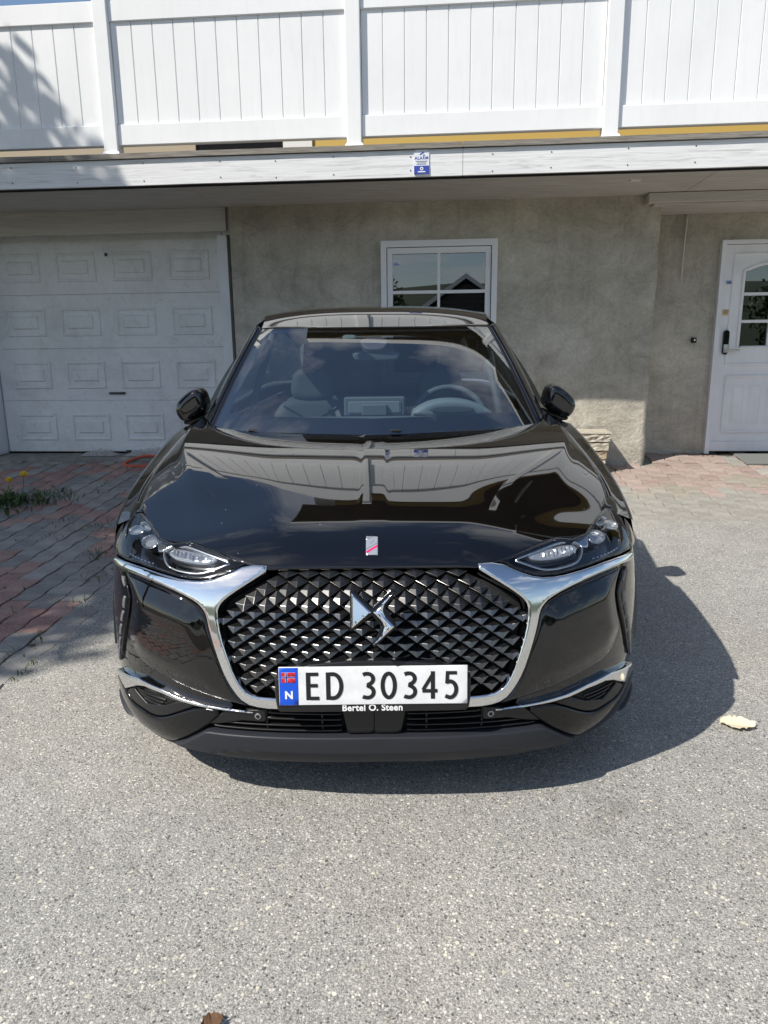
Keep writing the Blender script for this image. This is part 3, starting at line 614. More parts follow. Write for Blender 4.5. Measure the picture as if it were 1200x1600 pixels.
# upper storey and roof, seen only under the rail and in the car's paint
uw = MB().box(-1.05, 8.0, 5.30, 5.5, 2.80, 4.95).out('upper_wall', 'yellow_wall', house)
for k, (a, c) in enumerate(((-.7, .9), (1.6, 2.9), (3.6, 4.8))):
    wo = MB().box(a, c, 5.24, 5.30, 3.45, 3.53).box(a, c, 5.24, 5.30, 4.62, 4.72).box(a, a + .08, 5.24, 5.3, 3.53, 4.62).box(c - .08, c, 5.24, 5.3, 3.53, 4.62).box((a + c) / 2 - .04, (a + c) / 2 + .04, 5.24, 5.3, 3.53, 4.62).out('upper_window', 'trim_white', house)
    for e, g in ((a + .08, (a + c) / 2 - .04), ((a + c) / 2 + .04, c - .08)): MB().box(e, g, 5.27, 5.285, 3.53, 4.62).out('pane', 'screen_black', wo)
for z in np.arange(2.9, 5.1, .16): MB().box(-1.05, 8.0, 5.288, 5.30, z, z + .012).out('cladding_joint', 'soffit_tan', uw)
rf = MB().add([bw(-1.5, 4.36, 5.00), bw(8.4, 4.36, 5.00), bw(8.4, 9.0, 7.2), bw(-1.5, 9.0, 7.2), bw(-1.5, 4.36, 5.12), bw(8.4, 4.36, 5.12), bw(8.4, 9.0, 7.32), bw(-1.5, 9.0, 7.32)], [(3, 2, 1, 0), (4, 5, 6, 7), (0, 1, 5, 4), (0, 4, 7, 3), (1, 2, 6, 5), (2, 3, 7, 6)]).out('roof', 'roof_tile', house)
MB().box(-1.5, 8.4, 4.33, 4.357, 4.95, 5.14).out('eave_board', 'trim_white', rf)
MB().box(-1.5, 8.4, 4.36, 5.30, 4.955, 4.975).out('soffit', 'soffit_tan', rf)
MB().box(-7.0, -2.15, 5.3, 5.4, 2.80, 3.25).out('parapet', 'parapet_beige', house)
MB().box(-2.15, -1.32, 5.32, 5.4, 2.80, 3.9).out('balcony_door', 'screen_black', house)
MB().box(-1.32, -1.05, 5.28, 5.4, 2.80, 5.1).out('corner_board', 'trim_white', house)
# porch gable to the right, projecting past the eave
GF = 3.9
gb = MB().add([bw(2.05, GF, 4.95), bw(3.95, GF, 6.1), bw(6.25, GF, 4.95), bw(2.05, 6.5, 4.95), bw(3.95, 6.5, 6.1), bw(6.25, 6.5, 4.95), bw(2.05, GF, 5.07), bw(3.95, GF, 6.22), bw(6.25, GF, 5.07), bw(2.05, 6.5, 5.07), bw(3.95, 6.5, 6.22), bw(6.25, 6.5, 5.07)], [(6, 7, 10, 9), (7, 8, 11, 10), (0, 3, 4, 1), (1, 4, 5, 2), (0, 6, 9, 3), (2, 5, 11, 8)]).out('gable_roof', 'soffit_tan', house)
MB().add([bw(2.0, GF - .03, 4.88), bw(3.95, GF - .03, 6.05), bw(3.95, GF - .03, 6.27), bw(2.0, GF - .03, 5.10), bw(2.0, GF, 4.88), bw(3.95, GF, 6.05), bw(3.95, GF, 6.27), bw(2.0, GF, 5.10)], BOXF[:0] + [(0, 1, 2, 3), (7, 6, 5, 4), (0, 4, 5, 1), (3, 2, 6, 7), (0, 3, 7, 4), (1, 5, 6, 2)]).add([bw(6.3, GF - .03, 4.88), bw(3.95, GF - .03, 6.05), bw(3.95, GF - .03, 6.27), bw(6.3, GF - .03, 5.10), bw(6.3, GF, 4.88), bw(3.95, GF, 6.05), bw(3.95, GF, 6.27), bw(6.3, GF, 5.10)], [(3, 2, 1, 0), (4, 5, 6, 7), (1, 5, 4, 0), (7, 6, 2, 3), (4, 7, 3, 0), (2, 6, 5, 1)]).box(2.0, 2.03, GF, 5.0, 4.88, 5.1).out('barge_board', 'trim_white', gb)

# ------------------------------------------------------------------ balcony deck
deck = thing('balcony_deck', bw(0, 4.05, 2.56), 'white timber balcony deck with nailed fascia over the garage and window', 'balcony')
def wobble_board(name, u0, u1, d0, d1, z0, z1, m, parent, n=40, a=.002):
    V, F = [], []
    for i in range(n + 1):
        u = u0 + (u1 - u0) * i / n; w_ = a * fnoise(u * 1.7, z0, 4)
        V += [bw(u, d0, z0 + w_), bw(u, d0, z1 + w_), bw(u, d1, z1 + w_), bw(u, d1, z0 + w_)]
        if i: k = 4 * i; F += [(k - 4, k, k + 1, k - 3), (k - 3, k + 1, k + 2, k - 2), (k - 2, k + 2, k + 3, k - 1), (k - 1, k + 3, k, k - 4)]
    F += [(0, 1, 2, 3), (4 * n + 3, 4 * n + 2, 4 * n + 1, 4 * n)]
    return mk(name, V, F, m, parent)
ends = [-7.0, -3.46, .302, 2.9, 7.0]
for a, c in zip(ends[:-1], ends[1:]):
    fb = wobble_board('fascia_board', a + .0015, c - .0015, 4.05, 4.078, 2.566, 2.752, 'wood_white', deck)
    x = a + .22
    while x < c:
        for z in (2.60 + random.uniform(-.012, .012), 2.712 + random.uniform(-.012, .012)):
            MB().tube([bw(x, 4.051, z), bw(x, 4.047, z)], .0052, 6).out('nail', 'nail', fb)
        x += random.uniform(.42, .62)
for k, (a, c) in enumerate(zip([-7.0, -2.9, .30, 3.4], [-2.9, .30, 3.4, 7.0])):
    wobble_board('edge_board', a + .002, c - .002, 4.028, 4.135, 2.757, 2.795, 'wood_weathered', deck, 40, .004)
for k in range(9): wobble_board('floor_board', -7, 7, 4.14 + k * .128, 4.262 + k * .128, 2.762, 2.79, 'wood_weathered', deck, 4, .0)
MB().box(-7, 7, 4.08, 4.10, 2.552, 2.566).out('drip_edge', 'gap_black', deck)
for k in range(11):
    d0 = 4.105 + k * .0865
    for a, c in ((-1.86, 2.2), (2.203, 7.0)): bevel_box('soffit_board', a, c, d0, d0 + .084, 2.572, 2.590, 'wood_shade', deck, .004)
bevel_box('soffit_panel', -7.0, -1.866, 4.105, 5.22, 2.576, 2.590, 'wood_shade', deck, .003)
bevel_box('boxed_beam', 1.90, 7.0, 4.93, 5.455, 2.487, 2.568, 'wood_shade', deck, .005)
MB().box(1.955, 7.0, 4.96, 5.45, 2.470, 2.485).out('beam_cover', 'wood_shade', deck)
MB().box(1.62, 1.70, 4.4, 4.46, 2.565, 2.574).out('soffit_patch', 'trim_white', deck)

# ------------------------------------------------------------------ balcony fence: posts, rails and boards
fence = thing('balcony_fence', bw(0, 4.2, 2.8), 'white vinyl privacy railing of vertical boards standing on the balcony edge', 'fence')
posts = [-4.45, -2.45, -.523, 1.39, 3.31, 5.23]
for u in posts:
    p = bevel_box('post', u - .057, u + .057, 4.135, 4.250, 2.80, 4.02, 'vinyl_white', fence, .006)
    V, F = pressed(0, 1, 0, 1, 0, [(0, 0)]); V = []
    for s_, z in ((.075, 2.797), (.075, 2.812), (.060, 2.838), (.057, 2.838)): V += [bw(u - s_, 4.1925 - s_, z), bw(u + s_, 4.1925 - s_, z), bw(u + s_, 4.1925 + s_, z), bw(u - s_, 4.1925 + s_, z)]
    mk('post_base', V, [(4 * k + i, 4 * k + (i + 1) % 4, 4 * k + 4 + (i + 1) % 4, 4 * k + 4 + i) for k in range(3) for i in range(4)], 'vinyl_white', p)
    V = [bw(u + a * .07, 4.1925 + c * .07, z) for z in (4.02, 4.045) for a, c in ((-1, -1), (1, -1), (1, 1), (-1, 1))] + [bw(u, 4.1925, 4.09)]
    mk('post_cap', V, [(3, 2, 1, 0)] + [(i, (i + 1) % 4, 4 + (i + 1) % 4, 4 + i) for i in range(4)] + [(4 + i, 4 + (i + 1) % 4, 8) for i in range(4)], 'vinyl_white', p)
for a, c in zip(posts[:-1], posts[1:]):
    bevel_box('rail', a + .0575, c - .0575, 4.160, 4.222, 2.885, 3.035, 'vinyl_white', fence, .004)
    bevel_box('rail', a + .0575, c - .0575, 4.160, 4.222, 3.752, 3.895, 'vinyl_white', fence, .004)
    n = 11; w_ = (c - a - .116) / n
    for k in range(n):
        e = a + .058 + k * w_
        V = [bw(e + x, 4.181 - y, z) for z in (3.032, 3.756) for x, y in ((0, -.018), (0, -.006), (.005, .003), (w_ - .005, .003), (w_, -.006), (w_, -.018))]
        mk('board', V, [(i, i + 1, 7 + i, 6 + i) for i in range(5)] + [(5, 0, 6, 11)], 'vinyl_white', fence)

# ================================================================== the car
car = thing('car', (0, 1.0, 0), 'glossy black compact crossover car with diamond grille parked nose-on in the driveway', 'car')
def BS(q, z): return B(q, z), Bn(q, z)
OUT = {
'grille_in':[(0,.729),(.2,.727),(.286,.722),(.367,.674),(.411,.644),(.427,.626),(.434,.605),(.426,.548),(.406,.48),(.389,.43),(.365,.388),(.335,.370),(.271,.367),(0,.367)],
'chrome':[(.276,.728),(.367,.674),(.411,.644),(.427,.626),(.434,.605),(.426,.548),(.406,.48),(.389,.43),(.365,.388),(.335,.370),(.271,.367),(.242,.367),(.242,.333),(.316,.332),(.366,.346),(.395,.381),(.42,.427),(.44,.486),(.46,.554),(.469,.596),(.48,.612),(.5,.628),(.552,.647),(.649,.667),(.772,.676),(.888,.669),(.912,.693),(.735,.697),(.621,.689),(.534,.682),(.468,.686),(.411,.705),(.358,.729)],
'lamp':[(.361,.733),(.422,.746),(.476,.759),(.558,.772),(.618,.764),(.68,.770),(.716,.784),(.773,.800),(.838,.810),(.888,.800),(.914,.774),(.918,.740),(.915,.714),(.908,.6975),(.735,.701),(.621,.693),(.534,.686),(.468,.690),(.413,.709)],
'cheek':[(.474,.591),(.484,.607),(.504,.623),(.555,.642),(.652,.661),(.776,.670),(.815,.668),(.764,.616),(.771,.558),(.797,.486),(.777,.461),(.747,.42),(.683,.398),(.615,.382),(.531,.361),(.444,.343),(.392,.333),(.352,.3275),(.373,.343),(.402,.379),(.426,.426),(.446,.486),(.466,.553)],
'drl':[(.840,.662),(.777,.614),(.783,.556),(.824,.48),(.869,.375),(.917,.348),(.905,.417),(.857,.502),(.829,.575),(.837,.604),(.868,.655)],
'blade':[(.343,.3185),(.43,.3225),(.478,.3245),(.561,.332),(.643,.348),(.736,.356),(.888,.336),(.909,.317),(.843,.285),(.804,.303),(.757,.326),(.714,.3365),(.637,.333),(.573,.3215),(.511,.3165),(.431,.3145),(.343,.314)],
'intake':[(.573,.316),(.637,.324),(.714,.329),(.782,.310),(.842,.280),(.841,.27),(.801,.251),(.742,.248),(.694,.243),(.657,.25),(.622,.264),(.577,.287),(.522,.314)],
'intakehole':[(.590,.314),(.645,.322),(.725,.324),(.787,.304),(.72,.272),(.64,.290)],
'corner':[(.431,.311),(.511,.3135),(.577,.284),(.623,.261),(.658,.247),(.695,.240),(.744,.245),(.802,.248),(.844,.268),(.850,.283),(.910,.312),(.960,.285),(1.0,.25),(.990,.200),(.88,.172),(.791,.157),(.707,.156),(.659,.156),(.618,.176),(.577,.197),(.496,.247)],
'lower':[(0,.336),(.351,.323),(.373,.320),(.43,.312),(.505,.247),(.48,.249),(.384,.249),(.261,.251),(.143,.252),(0,.253)],
'lip':[(0,.252),(.225,.250),(.344,.248),(.437,.246),(.476,.246),(.494,.243),(.577,.193),(.618,.173),(.659,.153),(.707,.153),(.791,.154),(.88,.169),(.990,.197),(1.04,.204),(1.04,.180),(.9,.148),(.8,.137),(.7,.134),(.6,.137),(.45,.142),(.25,.147),(0,.151)],
'lens_a':[(.644,.746),(.629,.758),(.602,.762),(.503,.756),(.458,.748),(.465,.738),(.494,.731),(.54,.729),(.595,.732),(.622,.737)],
'ring_a':[(.663,.747),(.638,.764),(.609,.768),(.57,.769),(.473,.753),(.400,.738),(.453,.718),(.494,.703),(.532,.699),(.594,.702),(.634,.712)],
'lens_b':[(.778,.752),(.776,.766),(.744,.777),(.71,.776),(.693,.766),(.699,.751),(.731,.743),(.762,.746)],
'lens_c':[(.902,.762),(.885,.776),(.846,.787),(.795,.783),(.792,.774),(.833,.763),(.878,.758)],
'lens_d':[(.841,.790),(.813,.800),(.774,.796),(.745,.788),(.777,.780),(.816,.783)],
'lampbar':[(.712,.774),(.642,.764),(.617,.760),(.638,.755),(.66,.745),(.682,.742),(.691,.758)]}
def inset(P, k):
    P = np.array(P); T = np.roll(P, -1, 0) - np.roll(P, 1, 0); T /= np.linalg.norm(T, axis=1, keepdims=True); A = np.sum(P[:, 0] * np.roll(P[:, 1], -1) - np.roll(P[:, 0], -1) * P[:, 1])
    return P + (k if A > 0 else -k) * np.stack([-T[:, 1], T[:, 0]], 1)
# --- inner black shell that closes the nose behind every gap
patch('inner_shell', mirrored([(0, .715), (.28, .71), (.42, .70), (.62, .68), (.9, .68), (1.06, .66), (1.06, .2), (.9, .2), (.6, .18), (0, .17)]), BS, 'gap_black', car, -.085, .005, .02, .05)
# --- bonnet
bfx = pchip([0, .283, .356, .454, .547, .61, .661, .707, .766, .85], [.079, .085, .107, .160, .226, .250, .288, .368, .470, .62])
cwl = pchip([0, .2, .4, .55, .65, .71, .81], [1.055, 1.07, 1.115, 1.175, 1.245, 1.36, 1.50])
US = np.unique(np.concatenate([np.linspace(0, .05, 9), np.linspace(.05, .62, 34), np.linspace(.62, .92, 34)])); NVH = 84
def xu(y, u):
    xs = [0] + [float(_hx[k](y)) for k in KN[1:]]; return float(pchip(KU, xs)(u))
def solve_y(u, fb, y):
    for _ in range(25): y = .5 * y + .5 * float(fb(xu(y, u)))
    return y
yf = [solve_y(u, bfx, .2) for u in US]; yb = [solve_y(u, cwl, 1.1) for u in US]
HV = np.zeros((NVH + 3, len(US), 3))
for i, u in enumerate(US):
    for j in range(NVH):
        t = (j / (NVH - 1)); t = t * t * .35 + t * .65; y = yf[i] + (yb[i] - yf[i]) * t; X, Z = hoodrow(y, np.array([u])); HV[j + 3, i] = (X[0], y, Z[0])
    p = HV[3, i]; n_ = np.array([0, .5, -1.0])
    HV[2, i] = p + np.array([0, -.0015, -.004]); HV[1, i] = p + np.array([0, .002, -.009]); HV[0, i] = p + np.array([0, .03, -.014])
def two_sided(name, G, m, parent, close=True, sharp=None):
    """a half surface (rows x cols, col 0 on the centre line) mirrored into one mesh"""
    nr, nc = G.shape[:2]; full = np.concatenate([G[:, ::-1] * np.array([-1, 1, 1]), G[:, 1:]], 1); n = full.shape[1]
    V = full.reshape(-1, 3); F = [(j * n + i, j * n + i + 1, (j + 1) * n + i + 1, (j + 1) * n + i) for j in range(nr - 1) for i in range(n - 1)]
    return mk(name, V, F, m, parent, True, sharp)
# skirt along the shut line
sk = HV[:, -1:] + np.array([-.004, 0, -.022]); HV2 = np.concatenate([HV, HV[:, -1:] + np.array([.0005, 0, -.003]), sk], 1)
hood = two_sided('bonnet', HV2, 'car_paint', car)
# --- fenders and body sides
def bx(y, z):
    t = max(0, min(1, 1 - (y - float(y0f(z))) / ND)); return float(Wf(z)) * max(0, 1 - t ** NN) ** (1 / NN)
def rear_k(y): return 1.0 if y < 3.2 else max(0., 1 - ((y - 3.2) / .93) ** 2.6) ** (1 / 2.6)
belt_z = spl([1.25, 1.45, 2.0, 2.8, 3.4, 4.1], [.985, 1.004, 1.03, 1.06, 1.075, 1.06]); belt_x = spl([1.25, 1.45, 2.0, 2.8, 3.4, 4.1], [.808, .805, .800, .795, .785, .77])
YS = [.345, .375, .40, .425, .45, .48, .51, .54, .567] + list(np.arange(.60, 1.45, .035)) + list(np.arange(1.47, 3.2, .07)) + list(np.arange(3.22, 4.12, .045))
rows = []
for y in YS:
    if y <= 1.45:
        sx, sz = float(_hx['shut'](y)), float(_hz0(y)) + float(_hz['shut'](y)); hx, hz = float(_hx['sh'](y)), float(_hz0(y)) + float(_hz['sh'](y))
        X, Z = hoodrow(y, np.linspace(.931, 1.0, 6)); top = list(zip(X, Z))
    else:
        sx, sz = float(belt_x(y)), float(belt_z(y)) - .012; hx, hz = .886, sz - .05; top = [(sx + (hx - sx) * math.sin(t * math.pi / 2), sz + (hz - sz) * (1 - math.cos(t * math.pi / 2))) for t in np.linspace(0, 1, 6)]
    zz = [hz, .66, .56, .44, .34, .26, .20]; xx = [hx] + [bx(y, z) for z in zz[1:]]; fx = pchip(zz[::-1], xx[::-1])
    zs = list(np.linspace(hz, .685, 9))[1:] + list(np.linspace(.685, .2, 16))[1:]
    k = rear_k(y); lift = .085 * max(0, (y - 1) / 3.1)
    row = [(top[0][0] - .010, top[0][1] - .02)] + top + [(float(fx(z)), z) for z in zs]
    rows.append([(x * k, y, z + lift * max(0, 1 - (z - .2) / .8)) for x, z in row])
G = np.array(rows)
WHEELS = [(.85, .332), (3.41, .332 + .062)]
for s in (1, -1):
    V = (G * np.array([s, 1, 1])).reshape(-1, 3); nc = G.shape[1]; F = []
    for j in range(len(YS) - 1):
        for i in range(nc - 1):
            q = G[j:j + 2, i:i + 2].reshape(-1, 3).mean(0)
            if q[1] < .566 and q[2] < .684: continue
            if q[1] < .45 or (q[1] < .51 and i > 6): continue
            if any(math.hypot(q[1] - wy, q[2] - wz) < .375 for wy, wz in WHEELS): continue
            f = (j * nc + i, j * nc + i + 1, (j + 1) * nc + i + 1, (j + 1) * nc + i); F.append(f if s > 0 else f[::-1])
    mk('body_side', V, F, 'car_paint', car, True)
    for wy, wz in WHEELS:     # black wheel arch trim and liner
        V, F = [], []; na = 40
        for k in range(na + 1):
            a = -.35 + (math.pi + .30) * k / na
            for rr, xo in ((.418, -.012), (.405, .001), (.378, .003), (.362, -.006), (.362, -.28)):
                y, z = wy + rr * math.cos(a), wz + rr * math.sin(a); V.append((s * (bx(max(y, .25), max(.2, min(.75, z))) * rear_k(y) + xo), y, z))
            if k: F += [((k - 1) * 5 + i, (k - 1) * 5 + i + 1, k * 5 + i + 1, k * 5 + i) for i in range(4)]
        mk('wheel_arch', V, F, 'satin_black', car, True, 50)
# tail and underbody
mk('tail', [(s * x, y, z) for s in (-1, 1) for x, y, z in ((.62, 4.06, .30), (.62, 4.08, 1.0))], [(0, 1, 3, 2)], 'car_paint', car)
MB().box(-.72, .72, .30, 4.0, .19, .30, lambda x, y, z: (x, y, z + .02 * y)).out('underbody', 'gap_black', car)
MB().box(-.70, .70, .22, 1.05, .30, .66, lambda x, y, z: (x, y, z)).out('engine_bay', 'gap_black', car)
# --- bumper skin and cheeks
patch('bumper', [(.40, .30), (.44, .40), (.47, .57), (.49, .63), (.55, .655), (.65, .675), (.78, .685), (.93, .682), (1.19, .682), (1.19, .22), (1.0, .195), (.88, .168), (.66, .152), (.58, .19), (.50, .245)], BS, 'car_paint', car, -.012, .004, .02, .018)
patch('bumper', [(.40, .30), (.44, .40), (.47, .57), (.49, .63), (.55, .655), (.65, .675), (.78, .685), (.93, .682), (1.19, .682), (1.19, .22), (1.0, .195), (.88, .168), (.66, .152), (.58, .19), (.50, .245)], BS, 'car_paint', car, -.012, .004, .02, .018, mirror=True)
def both(name, key, m, off, r, thick=.012, res=.011, sm=0, **k):
    P = OUT[key] if isinstance(key, str) else key
    if sm: P = smooth_poly(P, sm)
    return [patch(name, P, BS, m, car, off, r, thick, res, mirror=mi, **k) for mi in (False, True)]
def cheek_disp(q, z, d):      # the cheek bulges in the middle and dips towards the lamp strip
    return .012 * np.clip(d / .07, 0, 1) ** 2 * (3 - 2 * np.clip(d / .07, 0, 1)) - .004
both('bumper_cheek', 'cheek', 'car_paint', .002, .012, .016, .009, 2, disp=cheek_disp)
both('chrome_surround', 'chrome', 'chrome', .010, .007, .03, .008, 1)
both('lower_blade', 'blade', 'chrome', .006, .004, .02, .008)
both('bumper_corner', 'corner', 'gloss_black', .004, .010, .02, .010, 1)
both('side_intake', 'intake', 'satin_black', .000, .004, .012, .010, 1, holes=[np.array(OUT['intakehole'])])
both('intake_recess', np.array(OUT['intakehole']) , 'gap_black', -.008, .002, .004, .02)
for k in range(3):
    z = .281 + .012 * k; a = .66 - .012 * k; c = .735 + .018 * k
    both('intake_slat', [(a, z), (c, z + .004), (c, z + .008), (a, z + .004)], 'satin_black', -.002, .001, .006, .02)
drl = both('lamp_strip', 'drl', 'gloss_black', -.004, .004, .012, .009, 1)
di = [(.800, .604), (.808, .565), (.834, .508), (.858, .448), (.880, .388)]
ce = pchip([.36, .40, .46, .52, .57, .61], [.892, .878, .856, .833, .812, .806])
for k in range(5):
    z0 = .368 + k * .0475; z1 = z0 + (.038 if k else .05)
    P = [(float(ce(z0)) - .008, z0), (float(ce(z0)) + .008, z0), (float(ce(z1)) + .007, z1), (float(ce(z1)) - .007, z1)]
    for d_, mi in zip(drl, (False, True)): patch('light_segment', P, BS, 'lamp_segment', d_, .0, .003, .006, .012, mirror=mi)
for k, mi in enumerate((False, True)):
    patch('light_segment', [(.822, .652), (.806, .628), (.814, .622), (.836, .650)], BS, 'lamp_segment', drl[k], .0, .002, .006, .012, mirror=mi)
tow = patch('tow_cover', smooth_poly([(.520, .482), (.446, .478), (.430, .402), (.500, .408)], 2), BS, 'car_paint', car, .0032, .0012, .004, .010, mirror=True, disp=lambda q, z, d: cheek_disp(q, z, polydist(np.stack([q, z], 1), np.array(OUT['cheek']))))
# --- lower grille, lip, sensors
patch('lower_grille', mirrored(OUT['lower']), BS, 'gap_black', car, -.035, .004, .01, .02)
for s in (False, True):
    patch('radar_cover', [(.0, .331), (.088, .329), (.076, .256), (.0, .256)], BS, 'satin_black', car, .000, .003, .03, .015, mirror=s)
    for a, c, z in ((.093, .300, .316), (.093, .303, .2985), (.092, .430, .2805), (.092, .470, .264)):
        patch('grille_slat', [(a, z), (c, z - .006 * (c > .31)), (c, z - .0045 - .006 * (c > .31)), (a, z - .0045)], BS, 'satin_black', car, -.004, .0015, .022, .02, mirror=s)
    for a in (.145, .305):
        patch('grille_strut', [(a, .325), (a + .005, .325), (a + .005, .254), (a, .254)], BS, 'satin_black', car, -.009, .001, .016, .02, mirror=s)
    sp = patch('sensor_panel', [(.308, .324), (.375, .319), (.43, .311), (.492, .258), (.44, .268), (.38, .284), (.308, .285)], BS, 'satin_black', car, -.002, .003, .02, .012, mirror=s)
    patch('sensor', smooth_poly([(.338, .303), (.330, .311), (.322, .303), (.330, .295)], 3), BS, 'satin_black', sp, .0025, .0015, .006, .004, mirror=s)
    patch('sensor_ring', smooth_poly([(.3425, .303), (.330, .3155), (.3175, .303), (.330, .2905)], 3), BS, 'badge_grey', sp, .0008, .0005, .004, .004, mirror=s)
def lip_disp(q, z, d):
    zc = .198 - .03 * np.clip((np.abs(q) - .33) / .16, 0, 1) ** 1.5; t = np.clip((z - zc) / .012 + .5, 0, 1); return .016 * t * t * (3 - 2 * t) - .004
patch('front_lip', mirrored(OUT['lip']), BS, 'lip_plastic', car, .006, .006, .05, .010, disp=lip_disp)
# --- grille: black backing, thin lattice behind, single studs
patch('grille_backing', mirrored(OUT['grille_in']), BS, 'gap_black', car, -.040, .004, .012, .03)
both('grille_frame', OUT['grille_in'][2:-1] + [(.271, .360), (.335, .362), (.372, .382), (.396, .428), (.414, .479), (.434, .547), (.442, .606), (.434, .631), (.416, .651), (.372, .681), (.290, .730)][0:], 'satin_black', .001, .002, .04, .012) if False else None
gin = np.array(inset(mirrored(OUT['grille_in']), .004))
PX, PZ = .0600, .0216
def stud_mesh(kind):
    hw, hz = (.0265, .0172) if kind == 0 else (.0288, .0205)
    L, R = (-hw, .002, .002), (hw, .002, .002)
    if kind == 0:  Bt, A, T = (0, .015, -hz), (0, .0115, .0005), (0, -.012, .012)
    else:          Bt, A, T = (0, .018, -hz), (0, .0115, -.001), (0, -.001, hz * .95)
    V = [L, R, Bt, A, T, (-hw, -.014, 0), (hw, -.014, 0), (0, -.014, -hz + .004)]
    F = [(0, 2, 3), (1, 3, 2), (0, 3, 4), (1, 4, 3), (5, 7, 2, 0), (7, 6, 1, 2)]
    me = bpy.data.meshes.new('grille_stud'); me.from_pydata([(x, -y, z) for x, y, z in V], [], F)
    for k in ('dark_chrome', 'stud_dark'): me.materials.append(MATS[k])
    me.polygons.foreach_set('material_index', [0, 0, 1, 1, 1, 1] if kind == 0 else [1] * 6); me.update()
    # fine bevel so that the edges catch light
    bm = bmesh.new(); bm.from_mesh(me); bmesh.ops.recalc_face_normals(bm, faces=bm.faces)
    es = [e for e in bm.edges if len(e.link_faces) == 2]; bmesh.ops.bevel(bm, geom=es, offset=.0009, segments=1, affect='EDGES', material=0); bm.to_mesh(me); bm.free()
    return me
SM = [stud_mesh(0), stud_mesh(1)]; nst = 0
for ri in range(-1, 18):
    z = .372 + ri * PZ
    for ci in range(-9, 10):
        q = (ci + (.5 if ri % 2 else 0)) * PX
        c4 = np.array([(q - .018, z), (q + .018, z), (q, z - .012), (q, z + .008)])
        if inpoly(c4, gin).sum() < 3: continue
        if abs(q) < .245 and z < .470: continue
        P, N = BS(np.array([q]), np.array([z])); P, N = P[0] - N[0] * .016, Vector(N[0]); up = Vector((0, 0, 1)); x = up.cross(-N).normalized() * -1; x = Vector((-N).cross(up)).normalized(); zz = x.cross(-N).normalized()
        M = Matrix(((x.x, -N.x, zz.x, P[0]), (x.y, -N.y, zz.y, P[1]), (x.z, -N.z, zz.z, P[2]), (0, 0, 0, 1)))
        o = bpy.data.objects.new('grille_stud', SM[1 if z > .628 - .05 * max(0, abs(q) - .2) else 0]); COL.objects.link(o); o.parent = car; o.matrix_parent_inverse = PINV[car.name]; o.matrix_basis = M; nst += 1
for z in (.405, .455, .505, .555):     # dark cross bars of the radiator behind
    patch('radiator_bar', [(-.40, z), (.40, z), (.40, z + .008), (-.40, z + .008)], BS, 'satin_black', car, -.03, .001, .006, .05)
# --- double emblem
ey = -.040
def relief(name, P, m, parent, h=.010, k=.75, y=ey, base=.012):
    P = np.array(P); x = (P[:, 0] - 582) / 585; z = .636 - (P[:, 1] - 956) / (585 * .90)
    return patch(name, np.stack([x, z], 1), planar(y, .28, .64), m, parent, 0, .0004, base, .004, disp=lambda q, zz, d: np.minimum(d * k, h), sharp=28)
zE = lambda L: [(520 + a / 10, 900 + b_ / 10) for a, b_ in L]
em = relief('emblem', zE([(296, 280), (450, 415), (600, 550), (450, 662), (296, 770)]), 'emblem_silver', car, .0035, 1.4)
relief('emblem_tail', zE([(960, 272), (800, 405), (636, 552), (720, 628), (780, 690), (803, 750), (780, 830), (720, 915), (636, 985), (640, 1003), (760, 915), (850, 840), (962, 752), (880, 680), (820, 620), (785, 550), (785, 500), (805, 440), (870, 370)]), 'emblem_silver', em, .005, 1.0)
relief('emblem_backing', zE([(270, 240), (330, 235), (620, 490), (930, 230), (990, 260), (975, 310), (840, 450), (825, 520), (990, 730), (990, 775), (650, 1040), (610, 1010), (740, 800), (740, 740), (620, 600), (310, 800), (270, 790)]), 'gloss_black', em, .002, .5, ey + .004, .02)
both('fender_front', [(.843, .813), (.890, .804), (.918, .776), (.922, .740), (.919, .712), (.913, .694), (1.20, .688), (1.20, .73), (1.18, .775), (1.09, .803), (.97, .820), (.875, .828)], 'car_paint', -.001, .004, .02, .012)
